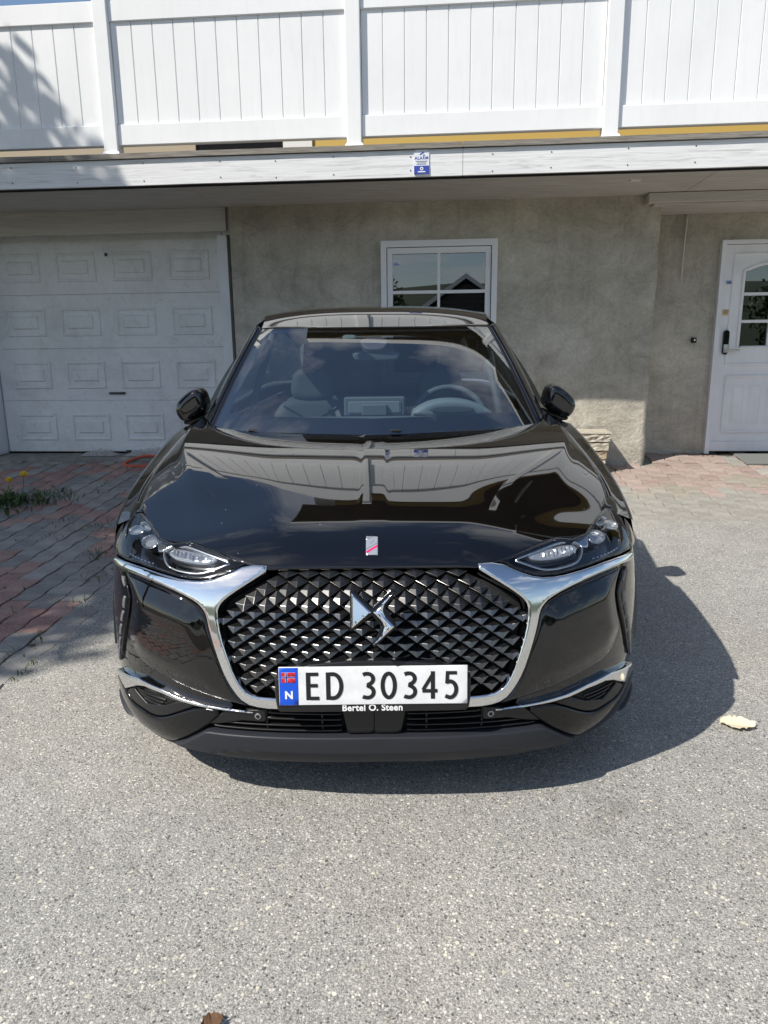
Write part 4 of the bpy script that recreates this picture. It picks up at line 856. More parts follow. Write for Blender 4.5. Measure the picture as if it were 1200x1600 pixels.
# --- headlamps
for mi in (False, True):
    s = -1 if mi else 1; k_ = dict(mirror=mi)
    lp = patch('headlamp', OUT['lamp'], BS, 'lamp_housing', car, -.050, .004, .006, .012, **k_)
    patch('lamp_rim', OUT['lamp'], BS, 'gloss_black', lp, -.001, .002, .052, .012, holes=[inset(OUT['lamp'], .005)], **k_)
    patch('bezel', smooth_poly(OUT['ring_a'], 2), BS, 'lamp_silver', lp, -.010, .003, .02, .009, holes=[inset(smooth_poly(OUT['ring_a'], 2), .0065)], **k_)
    patch('bezel_arm', OUT['lampbar'], BS, 'lamp_silver', lp, -.012, .005, .02, .009, **k_)
    patch('reflector', inset(smooth_poly(OUT['lens_a'], 1), -.010), BS, 'lamp_housing', lp, -.034, .004, .01, .01, **k_)
    pr = patch('projector', smooth_poly(OUT['lens_a'], 1), BS, 'lens_body', lp, -.016, .008, .012, .006, disp=lambda q, z, d: .0035 * np.sign(np.sin(q * 420)) * (d > .008), **k_)
    patch('lens', smooth_poly(OUT['lens_a'], 1), BS, 'lens_glass', pr, -.006, .009, .008, .007, **k_)
    for nm in ('lens_b', 'lens_c', 'lens_d'):
        pod = patch('lamp_pod', smooth_poly(inset(OUT[nm], .003), 1), BS, 'lens_body', lp, -.026, .004, .01, .006, **k_)
        patch('pod_ring', smooth_poly(OUT[nm], 1), BS, 'lamp_silver', pod, -.012, .0015, .02, .006, holes=[inset(smooth_poly(OUT[nm], 1), .0038)], **k_)
        patch('pod_lens', smooth_poly(inset(OUT[nm], .002), 1), BS, 'lens_glass', pod, -.004, .011, .012, .005, **k_)
    for t in range(9):      # small chips along the lower edge of the lamp
        q = .70 + .021 * t; patch('lamp_chip', [(q, .713), (q + .012, .7135), (q + .011, .7165), (q + .001, .716)], BS, 'lamp_silver', lp, -.026, .001, .01, .02, **k_)
    patch('lamp_cover', OUT['lamp'], BS, 'lamp_cover', lp, .002, .007, .003, .010, **k_)
# --- bonnet badge
def hsurf(q, z):       # q lateral, z = distance along y on the bonnet
    P = np.array([(x, y, H(x, y)) for x, y in zip(q, z)]); Q = np.array([H(x, y + .004) for x, y in zip(q, z)]); n = np.stack([0 * Q, -(Q - P[:, 2]) / .004, 0 * Q + 1], -1); return P, n / np.linalg.norm(n, axis=1, keepdims=True)
bd = patch('bonnet_badge', [(-.0185, .110), (.0150, .110), (.0150, .172), (-.0185, .172)], hsurf, 'badge_silver', car, .003, .001, .004, .008)
patch('badge_stripe', [(-.0185, .112), (.0150, .134), (.0150, .141), (-.0185, .119)], hsurf, 'badge_red', bd, .0036, .0002, .001, .008)
patch('badge_stripe', [(-.0185, .1245), (.0150, .1465), (.0150, .1495), (-.0185, .1275)], hsurf, 'badge_grey', bd, .0036, .0002, .001, .008)
patch('badge_corner', [(-.0185, .158), (-.0185, .172), (.006, .172)], hsurf, 'badge_grey', bd, .0036, .0002, .001, .008)
patch('badge_mark', [(-.008, .142), (.001, .150), (.004, .158), (-.001, .160), (.0005, .153), (-.006, .147)], hsurf, 'badge_grey', bd, .0036, .0002, .001, .004)
# --- number plate
TP = .085
pl = patch('plate_holder', smooth_poly(smooth_poly([(-.272, .348), (-.272, .489), (.268, .489), (.268, .348), (.245, .341), (-.25, .341)], 0), 2), planar(-.024, TP, .42), 'plate_frame', car, 0, .006, .05, .012)
ply = planar(-.0285, TP, .42)
plate = patch('number_plate', smooth_poly([(-.2595, .366), (-.2595, .4745), (.2575, .4745), (.2575, .366)], 0), ply, 'plate_white', pl, .0, .0015, .004, .02)
patch('plate_band', [(-.2585, .367), (-.2585, .4735), (-.2065, .4735), (-.2065, .367)], ply, 'plate_blue', plate, .0006, .0003, .001, .02)
fx0, fx1, fz0, fz1 = -.2525, -.2145, .4315, .4605
fw = patch('flag', [(fx0, fz0), (fx1, fz0), (fx1, fz1), (fx0, fz1)], ply, 'print_white', plate, .0011, .0001, .0004, .02)
for a, c in ((fx0, fx0 + .0105), (fx0 + .0165, fx1)):
    for e, g in ((fz0, fz0 + .0118), (fz1 - .0118, fz1)): patch('flag_field', [(a, e), (c, e), (c, g), (a, g)], ply, 'flag_red', fw, .0015, .0001, .0003, .02)
patch('flag_cross', [(fx0, fz0 + .0128), (fx1, fz0 + .0128), (fx1, fz1 - .0128), (fx0, fz1 - .0128)], ply, 'flag_blue', fw, .0015, .0001, .0003, .02)
patch('flag_cross', [(fx0 + .0118, fz0), (fx0 + .0152, fz0), (fx0 + .0152, fz1), (fx0 + .0118, fz1)], ply, 'flag_blue', fw, .0018, .0001, .0003, .02)
def place_text(name, txt, size, x, z, m, parent, surf, off, bold=0, space=1.0, sx=1.0):
    V, F = text_mesh(txt, size, bold, space); P, N = surf(V[:, 0] * sx + x, V[:, 1] + z); return mk(name, P + N * (V[:, 2] + off)[:, None], F, m, parent)
place_text('letter', 'N', .030, -.2325, .395, 'print_white', plate, ply, .0015, .0012)
place_text('dealer_lettering', 'Bertel O. Steen', .0255, -.004, .3545, 'print_white', pl, planar(-.024, TP, .42), .0012, .0006, 1.04)
def ribbon(P, w, closed=False):
    P = np.array(P, float); n = len(P)
    if closed: T = np.roll(P, -1, 0) - np.roll(P, 1, 0)
    else: T = np.gradient(P, axis=0)
    T /= np.linalg.norm(T, axis=1, keepdims=True); Nn = np.stack([-T[:, 1], T[:, 0]], 1); ww = w if np.ndim(w) else np.full(n, w)
    V = np.concatenate([P + Nn * ww[:, None] / 2, P - Nn * ww[:, None] / 2]); F = [(i, i + 1, n + i + 1, n + i) for i in range(n - 1)]
    if closed: F.append((n - 1, 0, n, 2 * n - 1))
    return V, F
hh, tw, th = .0400, .0120, .0102
def arc(cx, cz, rx, rz, a0, a1, n=16): return [(cx + rx * math.cos(math.radians(a0 + (a1 - a0) * i / n)), cz + rz * math.sin(math.radians(a0 + (a1 - a0) * i / n))) for i in range(n + 1)]
def line(a, c, n=2): return [(a[0] + (c[0] - a[0]) * i / n, a[1] + (c[1] - a[1]) * i / n) for i in range(n + 1)]
e_ = hh - th / 2
GL = {'E': [(line((-.0112, -hh), (-.0112, hh)), tw), (line((-.0056, e_), (.0170, e_)), th), (line((-.0056, .002), (.0150, .002)), th), (line((-.0056, -e_), (.0185, -e_)), th)],
      'D': [(line((-.0175, -hh), (-.0175, hh)), tw), (line((-.0119, e_), (-.004, e_)) + arc(-.004, 0, .0225, e_, 90, -90, 20)[1:] + line((-.004, -e_), (-.0119, -e_))[1:], .0114)],
      '0': [(arc(0, 0, .0168, e_, 0, 360, 32)[:-1], .0114)],
      '3': [(line((-.0155, e_ - .003), (-.008, e_)) + arc(-.003, .0195, .0155, e_ - .0195, 80, -80, 12) + arc(-.003, -.0185, .0165, e_ - .0185, 84, -95, 14)[0:] + line((-.010, -e_ + .0005), (-.0165, -e_ + .0035))[1:], .0112)],
      '4': [(line((.0075, -hh), (.0075, hh)), tw * .95), (line((.0085, hh - .006), (-.0195, -.0135), 4), .0098), (line((-.0215, -.0165), (.0200, -.0165)), th)],
      '5': [(line((.0150, e_), (-.0105, e_)), th), (line((-.0105, hh), (-.0125, .004)), .0098), (line((-.0140, .0075), (-.006, .0105)) + arc(-.004, -.0130, .0170, .0235, 90, -95, 16) + line((-.010, -e_ + .0005), (-.0170, -e_ + .0030))[1:], .0112)]}
for ch, x in (('E', -.168), ('D', -.107), ('3', -.0135), ('0', .0415), ('3', .1005), ('4', .155), ('5', .2135)):
    V, F = [], []; k = 0
    for j, (P, w_) in enumerate(GL[ch]):
        v, f = ribbon(P, w_, closed=(ch == '0')); pp, nn = ply(v[:, 0] + x, v[:, 1] * .985 + .4205); pp = pp + nn * (.0010 + .0002 * j); F += [tuple(i + k for i in q) for q in f]; V += [tuple(p) for p in pp]; k += len(v)
    mk('letter' if ch in 'ED' else 'digit', V, F, 'plate_black', plate)
# --- windscreen, pillars, roof, glass
tb = np.linspace(0, 1, 25)
base = np.stack([spl([0, .45, .8, 1], [0, .31, .60, .688])(tb), spl([0, .45, .8, 1], [1.045, 1.085, 1.170, 1.240])(tb), spl([0, .45, .8, 1], [.978, .984, .992, 1.002])(tb)], -1)
topc = np.stack([spl([0, .5, .85, 1], [0, .30, .50, .569])(tb), spl([0, .5, .85, 1], [1.775, 1.80, 1.855, 1.890])(tb), spl([0, .5, .85, 1], [1.414, 1.415, 1.416, 1.414])(tb)], -1)
def ws(off=0., t0=0., t1=1., n=26, s1=1.0):
    Gd = np.zeros((n, len(tb), 3)); N = np.array([0, -.52, .85])
    for j, t in enumerate(np.linspace(t0, t1, n)):
        Gd[j] = base * (1 - t) + topc * t + N * (.022 * 4 * t * (1 - t) * (1 - .35 * tb[:, None] ** 2) + off)
    return Gd
gl = two_sided('windscreen', ws(), 'windscreen_glass', car)
fr_ = two_sided('frit_band', ws(-.006, -.01, .125, 8), 'frit', gl)
two_sided('frit_top', ws(-.006, .955, 1.01, 6), 'frit', gl)
for s in (1, -1):
    q = ws(-.006, .10, .97, 20); e = q[:, -4:].copy(); e[:, 0] = e[:, 1] * .3 + e[:, 0] * .7
    V = (e * np.array([s, 1, 1])).reshape(-1, 3); nc = 4; F = [(j * nc + i, j * nc + i + 1, (j + 1) * nc + i + 1, (j + 1) * nc + i) for j in range(19) for i in range(3)]; mk('frit_side', V, F if s > 0 else [f[::-1] for f in F], 'frit', gl, True)
cz = spl([1.775, 1.84, 1.94, 2.1, 2.35, 2.8, 3.3, 3.72], [1.417, 1.4405, 1.4755, 1.5165, 1.542, 1.537, 1.486, 1.395])
hwf = spl([1.775, 1.95, 2.2, 2.6, 3.1, 3.72], [.565, .578, .598, .61, .60, .565])
NR = 46; rg = np.zeros((NR, len(tb), 3))
for j, t in enumerate(np.linspace(0, 1, NR)):
    for i, s in enumerate(tb):
        tt = t ** 1.3; y = topc[i, 1] * (1 - tt) + 3.72 * tt; yc = 1.775 + (y - topc[i, 1]) * (3.72 - 1.775) / (3.72 - topc[i, 1]); x = (topc[i, 0] * (1 - min(1, tt * 6)) + s * float(hwf(y)) * min(1, tt * 6))
        drop = .052 * s ** 3.2 * min(1, tt * 3) ; zed = float(cz(yc)) * (1 - 0) - drop * 1.0
        if j == 0: zed = topc[i, 2] + .003
        rg[j, i] = (x, y, zed)
roof = two_sided('roof', rg, 'car_paint', car)
two_sided('roof_gasket', np.stack([topc + np.array([0, -.004, -.002]), topc + np.array([0, .004, .004]), topc + np.array([0, .008, -.02])]), 'satin_black', roof)
E1 = np.stack([base[-1] * (1 - t) + topc[-1] * t + np.array([.0, -.008, .012]) * 4 * t * (1 - t) for t in np.linspace(-.02, 1, 24)])
E2 = np.stack([spl([0, .35, .7, 1], [.757, .728, .680, .628])(np.linspace(-.02, 1, 24)), spl([0, .35, .7, 1], [1.446, 1.611, 1.830, 2.045])(np.linspace(-.02, 1, 24)), spl([0, .35, .7, 1], [1.030, 1.140, 1.290, 1.432])(np.linspace(-.02, 1, 24))], -1)
rail = np.array([rg[j, -1] for j in range(NR)])
for s in (1, -1):
    cols = [E1 + np.array([0, .0, -.004]), E1 + np.array([.006, .004, .004]), E1 * .55 + E2 * .45 + np.array([.006, -.012, .010]), E1 * .2 + E2 * .8 + np.array([.006, -.008, .006]), E2, E2 + np.array([-.004, .03, -.01])]
    Gd = np.stack(cols, 1) * np.array([s, 1, 1]); nc = Gd.shape[1]; F = [(j * nc + i, j * nc + i + 1, (j + 1) * nc + i + 1, (j + 1) * nc + i) for j in range(23) for i in range(nc - 1)]
    pil = mk('windscreen_pillar', Gd.reshape(-1, 3), F if s > 0 else [f[::-1] for f in F], 'car_paint', car, True)
    a, c = E1 * .80 + E2 * .20 + np.array([.004, -.010, .009]), E1 * .66 + E2 * .34 + np.array([.005, -.014, .012])
    V = np.stack([a, (a + c) / 2 + np.array([0, -.004, .004]), c], 1) * np.array([s, 1, 1]); F = [(j * 3 + i, j * 3 + i + 1, j * 3 + 4 + i, j * 3 + 3 + i) for j in range(23) for i in range(2)]
    mk('pillar_trim', V.reshape(-1, 3), F if s > 0 else [f[::-1] for f in F], 'gloss_black', pil, True)
    mk('screen_seal', (np.stack([E1 + np.array([-.006, -.002, .0015]), E1 + np.array([.001, -.001, .003])], 1) * np.array([s, 1, 1])).reshape(-1, 3), [(j * 2, j * 2 + 1, j * 2 + 3, j * 2 + 2) if s > 0 else (j * 2 + 2, j * 2 + 3, j * 2 + 1, j * 2) for j in range(23)], 'satin_black', pil)
    # side glass and cant rail
    yy = np.linspace(0, 1, 30); rj = rail[6:]; ry = np.interp(np.linspace(0, 1, 30), np.linspace(0, 1, len(rj)), np.arange(len(rj)))
    Rr = np.stack([np.interp(ry, np.arange(len(rj)), rj[:, k]) for k in range(3)], -1); Rr[0] = E2[-1]
    Bt_ = np.stack([[float(belt_x(y)) * rear_k(y) - .012, y, float(belt_z(y)) + .004] for y in np.linspace(1.46, 3.95, 30)])
    rr_ = np.stack([Rr, Rr + np.array([.014, 0, -.02]), Rr + np.array([.022, 0, -.05])], 1) * np.array([s, 1, 1]); F = [(j * 3 + i, j * 3 + i + 1, j * 3 + 4 + i, j * 3 + 3 + i) for j in range(29) for i in range(2)]
    mk('cant_rail', rr_.reshape(-1, 3), F if s > 0 else [f[::-1] for f in F], 'car_paint', car, True)
    Gs = np.stack([(Rr + np.array([.018, 0, -.045])) * (1 - t) + Bt_ * t + np.array([.02 * 4 * t * (1 - t), 0, 0]) for t in np.linspace(0, 1, 7)], 1) * np.array([s, 1, 1]); F = [(j * 7 + i, j * 7 + i + 1, j * 7 + 8 + i, j * 7 + 7 + i) for j in range(29) for i in range(6)]
    mk('side_window', Gs.reshape(-1, 3), F if s > 0 else [f[::-1] for f in F], 'side_glass', car, True)
    # quarter sail between bonnet, pillar and mirror
    mk('sail_panel', [(s * x, y, z) for x, y, z in ((.690, 1.272, .996), (.800, 1.44, .998), (.80, 1.62, 1.03), (.757, 1.45, 1.035), (.69, 1.30, 1.012))], [(0, 1, 2, 3, 4) if s > 0 else (4, 3, 2, 1, 0)], 'satin_black', car)
    # wing mirror
    P = [(.800, 1.048), (.804, 1.085), (.814, 1.120), (.834, 1.139), (.864, 1.137), (.917, 1.100), (.948, 1.060), (.946, 1.020), (.922, .985), (.888, .990), (.835, 1.012)]
    pm = planar(1.60)
    mr = patch('wing_mirror', smooth_poly(P, 2), pm, 'car_paint', car, .03, .032, .09, .006, mirror=(s < 0), sharp=60)
    patch('mirror_base', smooth_poly([(.806, .970), (.800, 1.03), (.842, 1.012), (.90, .990), (.925, .985), (.918, .966), (.86, .972)], 2), planar(1.63), 'gloss_black', mr, .015, .012, .07, .006, mirror=(s < 0))
    patch('mirror_glass', smooth_poly(inset(P, .008), 1), lambda q, z: (np.stack([q, 0 * q + 1.692, z], -1), np.tile(np.array([0, 1., 0]), (len(q), 1))), 'chrome', mr, 0, .002, .004, .02, mirror=(s < 0))
    MB().tube([(s * .93, 1.575, 1.02), (s * .86, 1.568, 1.078)], .004, 6).out('indicator', 'badge_grey', mr) if False else None
mk('rear_window', [(-.55, 3.73, 1.385), (.55, 3.73, 1.385), (.62, 4.06, 1.0), (-.62, 4.06, 1.0)], [(0, 1, 2, 3)], 'privacy_glass', car)
# --- scuttle and wipers
sc_ = two_sided('scuttle', np.stack([base + np.array([0, -.03, -.030]), base + np.array([0, -.012, -.014]), base + np.array([0, .01, -.004])]), 'satin_black', car)
wb = [base[i] for i in range(len(base))]
for s, a in ((1, .085), (-1, -.50)):
    ww = MB().tube([(a, 1.06, .972), (a + .04 * s, 1.075, .978), (a + .35, 1.10, .984), (a + .58 * 1, 1.19, .988)] if s > 0 else [(a, 1.12, .976), (a + .02, 1.125, .980), (a + .2, 1.10, .980), (a + .40, 1.08, .976)], .005, 6).out('wiper', 'satin_black', car, True)
    bevel_box('wiper_cap', a - .024, a + .024, 1.062 + (.07 if s < 0 else 0), 1.09 + (.07 if s < 0 else 0), .984, .9975, 'satin_black', ww, .006, lambda x, y, z: (x, y, z))
# --- cabin
idn = lambda x, y, z: (x, y, z)
dv = np.zeros((9, 15, 3))
for j, (y, z) in enumerate(((1.10, .965), (1.20, .985), (1.34, .999), (1.46, 1.006), (1.56, 1.005), (1.62, .992), (1.66, .96), (1.68, .88), (1.68, .6))):
    for i, t in enumerate(np.linspace(0, 1, 15)): dv[j, i] = (t * min(.70, .58 + .3 * (y - 1.1)), y + .04 * t * t, z - .012 * t ** 3)
ds = two_sided('dashboard', dv, 'interior_grey', car)
bevel_box('dashboard_screen', -.150, .140, 1.585, 1.60, 1.0, 1.094, 'interior_grey', ds, .008, idn)
bevel_box('screen_face', -.132, .118, 1.578, 1.586, 1.015, 1.075, 'interior_light', ds, .006, idn)
bevel_box('screen_box', -.065, .055, 1.560, 1.58, 1.005, 1.060, 'interior_grey', ds, .006, idn)
bi = patch('instrument_hood', smooth_poly([(.155, 1.0), (.20, 1.045), (.27, 1.075), (.36, 1.083), (.45, 1.070), (.53, 1.035), (.56, 1.0)], 2), planar(1.52), 'interior_light', ds, .0, .02, .12, .012)
patch('instrument_slot', smooth_poly([(.25, 1.022), (.255, 1.052), (.44, 1.052), (.47, 1.022)], 2), planar(1.50), 'interior_dark', bi, .002, .004, .01, .015)
MB().box(-.46, -.34, 1.275, 1.30, .9955, 1.001, idn).box(-.30, -.17, 1.275, 1.30, .9965, 1.002, idn).box(.05, .16, 1.275, 1.30, .9965, 1.002, idn).out('demister_vent', 'interior_light', ds)
wh = MB(); cxw, czw, cyw = .37, .945, 1.80
wh.tube([(cxw + .185 * math.cos(t), cyw + .075 * math.sin(t), czw + .172 * math.sin(t)) for t in [2 * math.pi * k / 36 for k in range(37)]], .0155, 10)
so = wh.out('steering_wheel', 'interior_grey', car, True)
bevel_box('wheel_hub', cxw - .08, cxw + .08, cyw - .03, cyw + .01, czw - .06, czw + .05, 'interior_dark', so, .02, idn, 2)
def seat(x):
    st_ = patch('seat', smooth_poly([(x - .25, .45), (x - .26, .85), (x - .20, 1.02), (x - .10, 1.06), (x + .10, 1.06), (x + .20, 1.02), (x + .26, .85), (x + .25, .45)], 2), planar(2.20, .18, .5), 'seat_grey', car, 0, .05, .14, .025)
    patch('headrest', smooth_poly([(x - .125, 1.03), (x - .115, 1.19), (x - .06, 1.225), (x + .06, 1.225), (x + .115, 1.19), (x + .125, 1.03)], 2), planar(2.20, .18, .5), 'seat_grey', st_, .01, .04, .10, .02)
    for sg in (1, -1): MB().tube([(x - .16 * sg, 2.2 + .18 * .35 - .008, .82), (x + .16 * sg, 2.2 + .18 * .52 - .006, 1.0)], .006, 6).out('seat_seam', 'interior_dark', st_)
    bevel_box('cushion', x - .25, x + .25, 1.75, 2.3, .35, .55, 'interior_dark', st_, .04, idn, 2)
seat(-.37); seat(.37)
bevel_box('rear_bench', -.62, .62, 3.0, 3.2, .5, 1.0, 'interior_grey', car, .06, idn, 2)
MB().box(-.70, .70, 1.2, 3.9, .40, .42, idn).box(-.72, -.70, 1.3, 3.8, .42, 1.0, idn).box(.70, .72, 1.3, 3.8, .42, 1.0, idn).out('cabin_floor', 'interior_dark', car)
hl = np.zeros((12, 13, 3))
for j in range(12):
    for i in range(13): p = rg[int(3 + j * 3.6), i * 2]; hl[j, i] = (p[0] * .97, p[1], p[2] - .03)
two_sided('headlining', hl, 'interior_grey', car)
cm = patch('camera_housing', smooth_poly([(-.075, 1.385), (.068, 1.385), (.052, 1.315), (.028, 1.295), (-.032, 1.295), (-.058, 1.315)], 1), planar(1.70, .9, 1.34), 'camera_plastic', car, .0, .006, .02, .012)
rv = patch('rear_view_mirror', smooth_poly([(-.118, 1.305), (.125, 1.305), (.118, 1.262), (.09, 1.252), (-.085, 1.252), (-.108, 1.262)], 2), planar(1.80), 'interior_grey', car, .0, .012, .03, .012)
patch('toll_tag', smooth_poly([(-.157, 1.362), (-.157, 1.392), (-.088, 1.390), (-.088, 1.360)], 1), planar(1.735, .9, 1.37), 'interior_light', car, 0, .006, .012, .012)
for s in (1, -1): MB().tube([(s * .60, 1.62, .98), (s * .585, 1.80, 1.15), (s * .55, 1.98, 1.33), (s * .53, 2.1, 1.42)], .02, 8).out('pillar_lining', 'interior_dark', car, True)
# --- wheels
def wheel(x, y, z, s):
    w_ = bpy.data.objects.new('wheel', None)
    V, F = [], []; prof = [(.215, -.085), (.235, -.105), (.30, -.108), (.325, -.095), (.333, -.06), (.333, .06), (.325, .095), (.30, .108), (.235, .105), (.215, .085)]; n = 44
    for k in range(n):
        a = 2 * math.pi * k / n; V += [(x + px_, y + r * math.cos(a), z + r * math.sin(a)) for r, px_ in prof]
    F = [(k * 10 + i, k * 10 + (i + 1) % 10, ((k + 1) % n) * 10 + (i + 1) % 10, ((k + 1) % n) * 10 + i) for k in range(n) for i in range(10)]
    ty = mk('wheel', V, F, 'rubber', car, True, 50)
    mb = MB()
    for k in range(10):
        a = 2 * math.pi * k / 10; c, q = math.cos(a), math.sin(a); wd = .016; o = x + s * .085
        mb.add([(o + dx, y + r * c - sg * wd * q * (1 + r), z + r * q + sg * wd * c * (1 + r)) for dx in (0, -s * .03) for r in (.03, .215) for sg in (-1, 1)], BOXF)
    mb.tube([(x + s * .088, y, z), (x + s * .05, y, z)], .06, 20)
    mb.out('spokes', 'alloy', ty); V, F = [], []
    for k in range(n):
        a = 2 * math.pi * k / n; V += [(x + dx, y + r * math.cos(a), z + r * math.sin(a)) for r, dx in ((.218, s * .1), (.218, -s * .09), (.0, -s * .02))]
    mk('rim', V, [(k * 3 + i, k * 3 + i + 1, ((k + 1) % n) * 3 + i + 1, ((k + 1) % n) * 3 + i) for k in range(n) for i in range(2)], 'alloy', ty, True, 40)
for wy, wz in WHEELS:
    for s in (1, -1): wheel(s * .775, wy, wz, s)

# ================================================================== small things
sg = mk('alarm_sign', *(lambda b_: (b_.V, b_.F))(MB().box(-.063, .050, 4.043, 4.0495, 2.583, 2.752)), 'sign_white'); tag(sg, 'small white and blue alarm sign screwed to the balcony fascia', 'sign')
MB().box(-.063, .050, 4.0405, 4.0425, 2.583, 2.640).out('blue_band', 'sign_blue', sg)
def btext(name, t, size, u, z, d, m, parent, bold=0, space=1):
    V, F = text_mesh(t, size, bold, space); return mk(name, [bw(u + v[0], d - v[2], z + v[1]) for v in V], F, m, parent)
btext('lettering', 'ALARM', .030, -.007, 2.693, 4.0425, 'sign_blue', sg, .0006, 1.1)
MB().box(-.05, .036, 4.0412, 4.0428, 2.670, 2.674).box(-.04, .026, 4.0412, 4.0428, 2.660, 2.663).box(-.044, .03, 4.0412, 4.0428, 2.650, 2.653).out('small_print', 'badge_grey', sg)
V = [bw(-.024, 4.041, 2.713), bw(-.019, 4.041, 2.722), bw(.010, 4.041, 2.738), bw(.014, 4.041, 2.731), bw(.004, 4.041, 2.716), bw(.018, 4.041, 2.716), bw(.018, 4.041, 2.710), bw(.0, 4.041, 2.712)]
mk('camera_symbol', V, [(0, 3, 2, 1), (4, 7, 6, 5)], 'sign_blue', sg)
n = 20; V = [bw(-.006 + r * math.cos(2 * math.pi * k / n), 4.0395, 2.620 + r * math.sin(2 * math.pi * k / n)) for r in (.0125, .006) for k in range(n)]
mk('round_logo', V, [(k, (k + 1) % n, n + (k + 1) % n, n + k) for k in range(n)], 'print_white', sg)
MB().box(-.034, .022, 4.039, 4.0402, 2.594, 2.602).out('logo_lettering', 'print_white', sg)
for u, z in ((-.056, 2.745), (.043, 2.745), (-.056, 2.590), (.043, 2.590)): MB().tube([bw(u, 4.0405, z), bw(u, 4.038, z)], .003, 6).out('screw', 'nail', sg)
db = bevel_box('doorbell', 2.505, 2.553, 5.425, 5.455, 1.318, 1.366, 'screen_black', None, .005); tag(db, 'small square black doorbell on stucco wall left of the entrance door', 'doorbell')
MB().tube([bw(2.533, 5.4255, 1.344), bw(2.533, 5.419, 1.344)], .009, 12).out('button', 'print_white', db)
pts = [bw(2.382 - .004 * math.sin(t * 3) - .012 * t, 5.425 + .008 * t, 2.468 - t * .59) for t in np.linspace(0, 1, 18)]
tag(MB().tube(pts, .0062, 8).out('hanging_cable', 'cable_white', None, True), 'white cable hanging down from the boxed beam', 'cable')
mt = bevel_box('door_mat', 2.965, 3.75, 5.02, 5.36, .225, .245, 'mat_grey', None, .006, lambda u, d, z: bw(u, d, zg(d) + z - .22)); tag(mt, 'grey door mat lying before the white entrance door', 'mat')
# stacked split-face blocks against the wall
bs = thing('block_stack', bw(1.3, 4.75, .17), 'low stack of rough cream split-face stone blocks behind the car', 'stone blocks')
random.seed(3)
zb = .155
MB().box(.95, 1.60, 4.74, 5.0, .1, .525).out('core', 'gap_black', bs)
for k in range(5):
    h = .077; x1 = 1.645 - .012 * (4 - k)
    for j, (a, c) in enumerate((((x1 - .42, x1), (x1 - .86, x1 - .425)) if k % 2 else ((x1 - .30, x1), (x1 - .70, x1 - .305)))):
        for row, (d0, d1) in enumerate(((4.70, 4.855), (4.86, 5.0))):
            us = np.linspace(a, c, 12); zs = np.linspace(zb + .007, zb + h - .005, 5); V = []; F = []
            if row: us = np.linspace(a, c + .02 * (j == 0), 4)
            nu = len(us)
            for z in zs:
                for u in us: V.append(bw(u, d0 - .010 + .014 * fnoise(u * 24, z * 30, k) + .006 * fnoise(u * 70, z * 70, k), z + .003 * fnoise(u * 12, k, 2)))
            F = [(j2 * nu + i, j2 * nu + i + 1, (j2 + 1) * nu + i + 1, (j2 + 1) * nu + i) for j2 in range(4) for i in range(nu - 1)]; kk = len(V)
            for z in (zs[0], zs[-1]):
                for u in us: V.append(bw(u, d1, z))
            F += [(4 * nu + i, 4 * nu + i + 1, kk + nu + i + 1, kk + nu + i) for i in range(nu - 1)] + [(i + 1, i, kk + i, kk + i + 1) for i in range(nu - 1)]
            F += [tuple([j2 * nu + nu - 1 for j2 in range(5)][::-1] + [kk + nu - 1, kk + 2 * nu - 1][0:2])[:0] or (nu - 1, kk + nu - 1, kk + 2 * nu - 1, 5 * nu - 1, 4 * nu - 1, 3 * nu - 1, 2 * nu - 1)]
            F += [(0, nu, 2 * nu, 3 * nu, 4 * nu, kk + nu, kk)]
            mk('block', V, F, 'split_stone_tan' if k == 2 else 'split_stone', bs)
    zb += h
V, F = grid(14, 4, lambda i, j: bw(.92 + .735 * i / 13, 4.685 + .32 * j / 3, zb + .012 + .006 * fnoise(i * .7, j * .9))); mk('cap_slab', V + [bw(.92, 4.685, zb), bw(1.655, 4.685, zb), bw(1.655, 5.005, zb)], F + [(0, 56, 57) + tuple(range(13, 0, -1)), (13, 57, 58, 55, 41, 27)], 'split_stone', bs)
# garage apron
ap = MB().add([bw(u, d, z) for u in (-4.9, -1.80) for d, z in ((5.09, .15), (5.09, .252), (5.42, .268), (5.42, .15))], [(0, 1, 2, 3), (7, 6, 5, 4), (0, 4, 5, 1), (1, 5, 6, 2)]).out('garage_apron', 'concrete'); ap['kind'] = 'structure'
# hose loop
pts = []
for t in np.linspace(0, 1, 40):
    a = math.radians(150 + 250 * t); pts.append(bw(-2.62 + .30 * math.cos(a), 4.985 + .10 * math.sin(a), max(zg(4.985 + .1 * math.sin(a)) + .012, .262 if 4.985 + .1 * math.sin(a) > 5.09 else 0)))
pts = [bw(-2.20, 5.10, .270), bw(-2.45, 5.13, .273), bw(-2.70, 5.125, .272), bw(-2.84, 5.10, .270), bw(-2.93, 5.06, .24), bw(-2.965, 5.00, .222), bw(-2.94, 4.94, .210), bw(-2.86, 4.905, .206), bw(-2.72, 4.90, .205), bw(-2.55, 4.92, .208), bw(-2.35, 4.95, .212), bw(-2.1, 4.95, .212)]
ip = np.array(pts); s_ = np.arange(len(ip)); fs = [spl(s_, ip[:, k]) for k in range(3)]
tag(MB().tube([tuple(float(f(t)) for f in fs) for t in np.linspace(0, len(ip) - 1, 70)], .0135, 8).out('garden_hose', 'hose_red', None, True), 'loop of orange-red hose lying on the garage apron', 'hose')
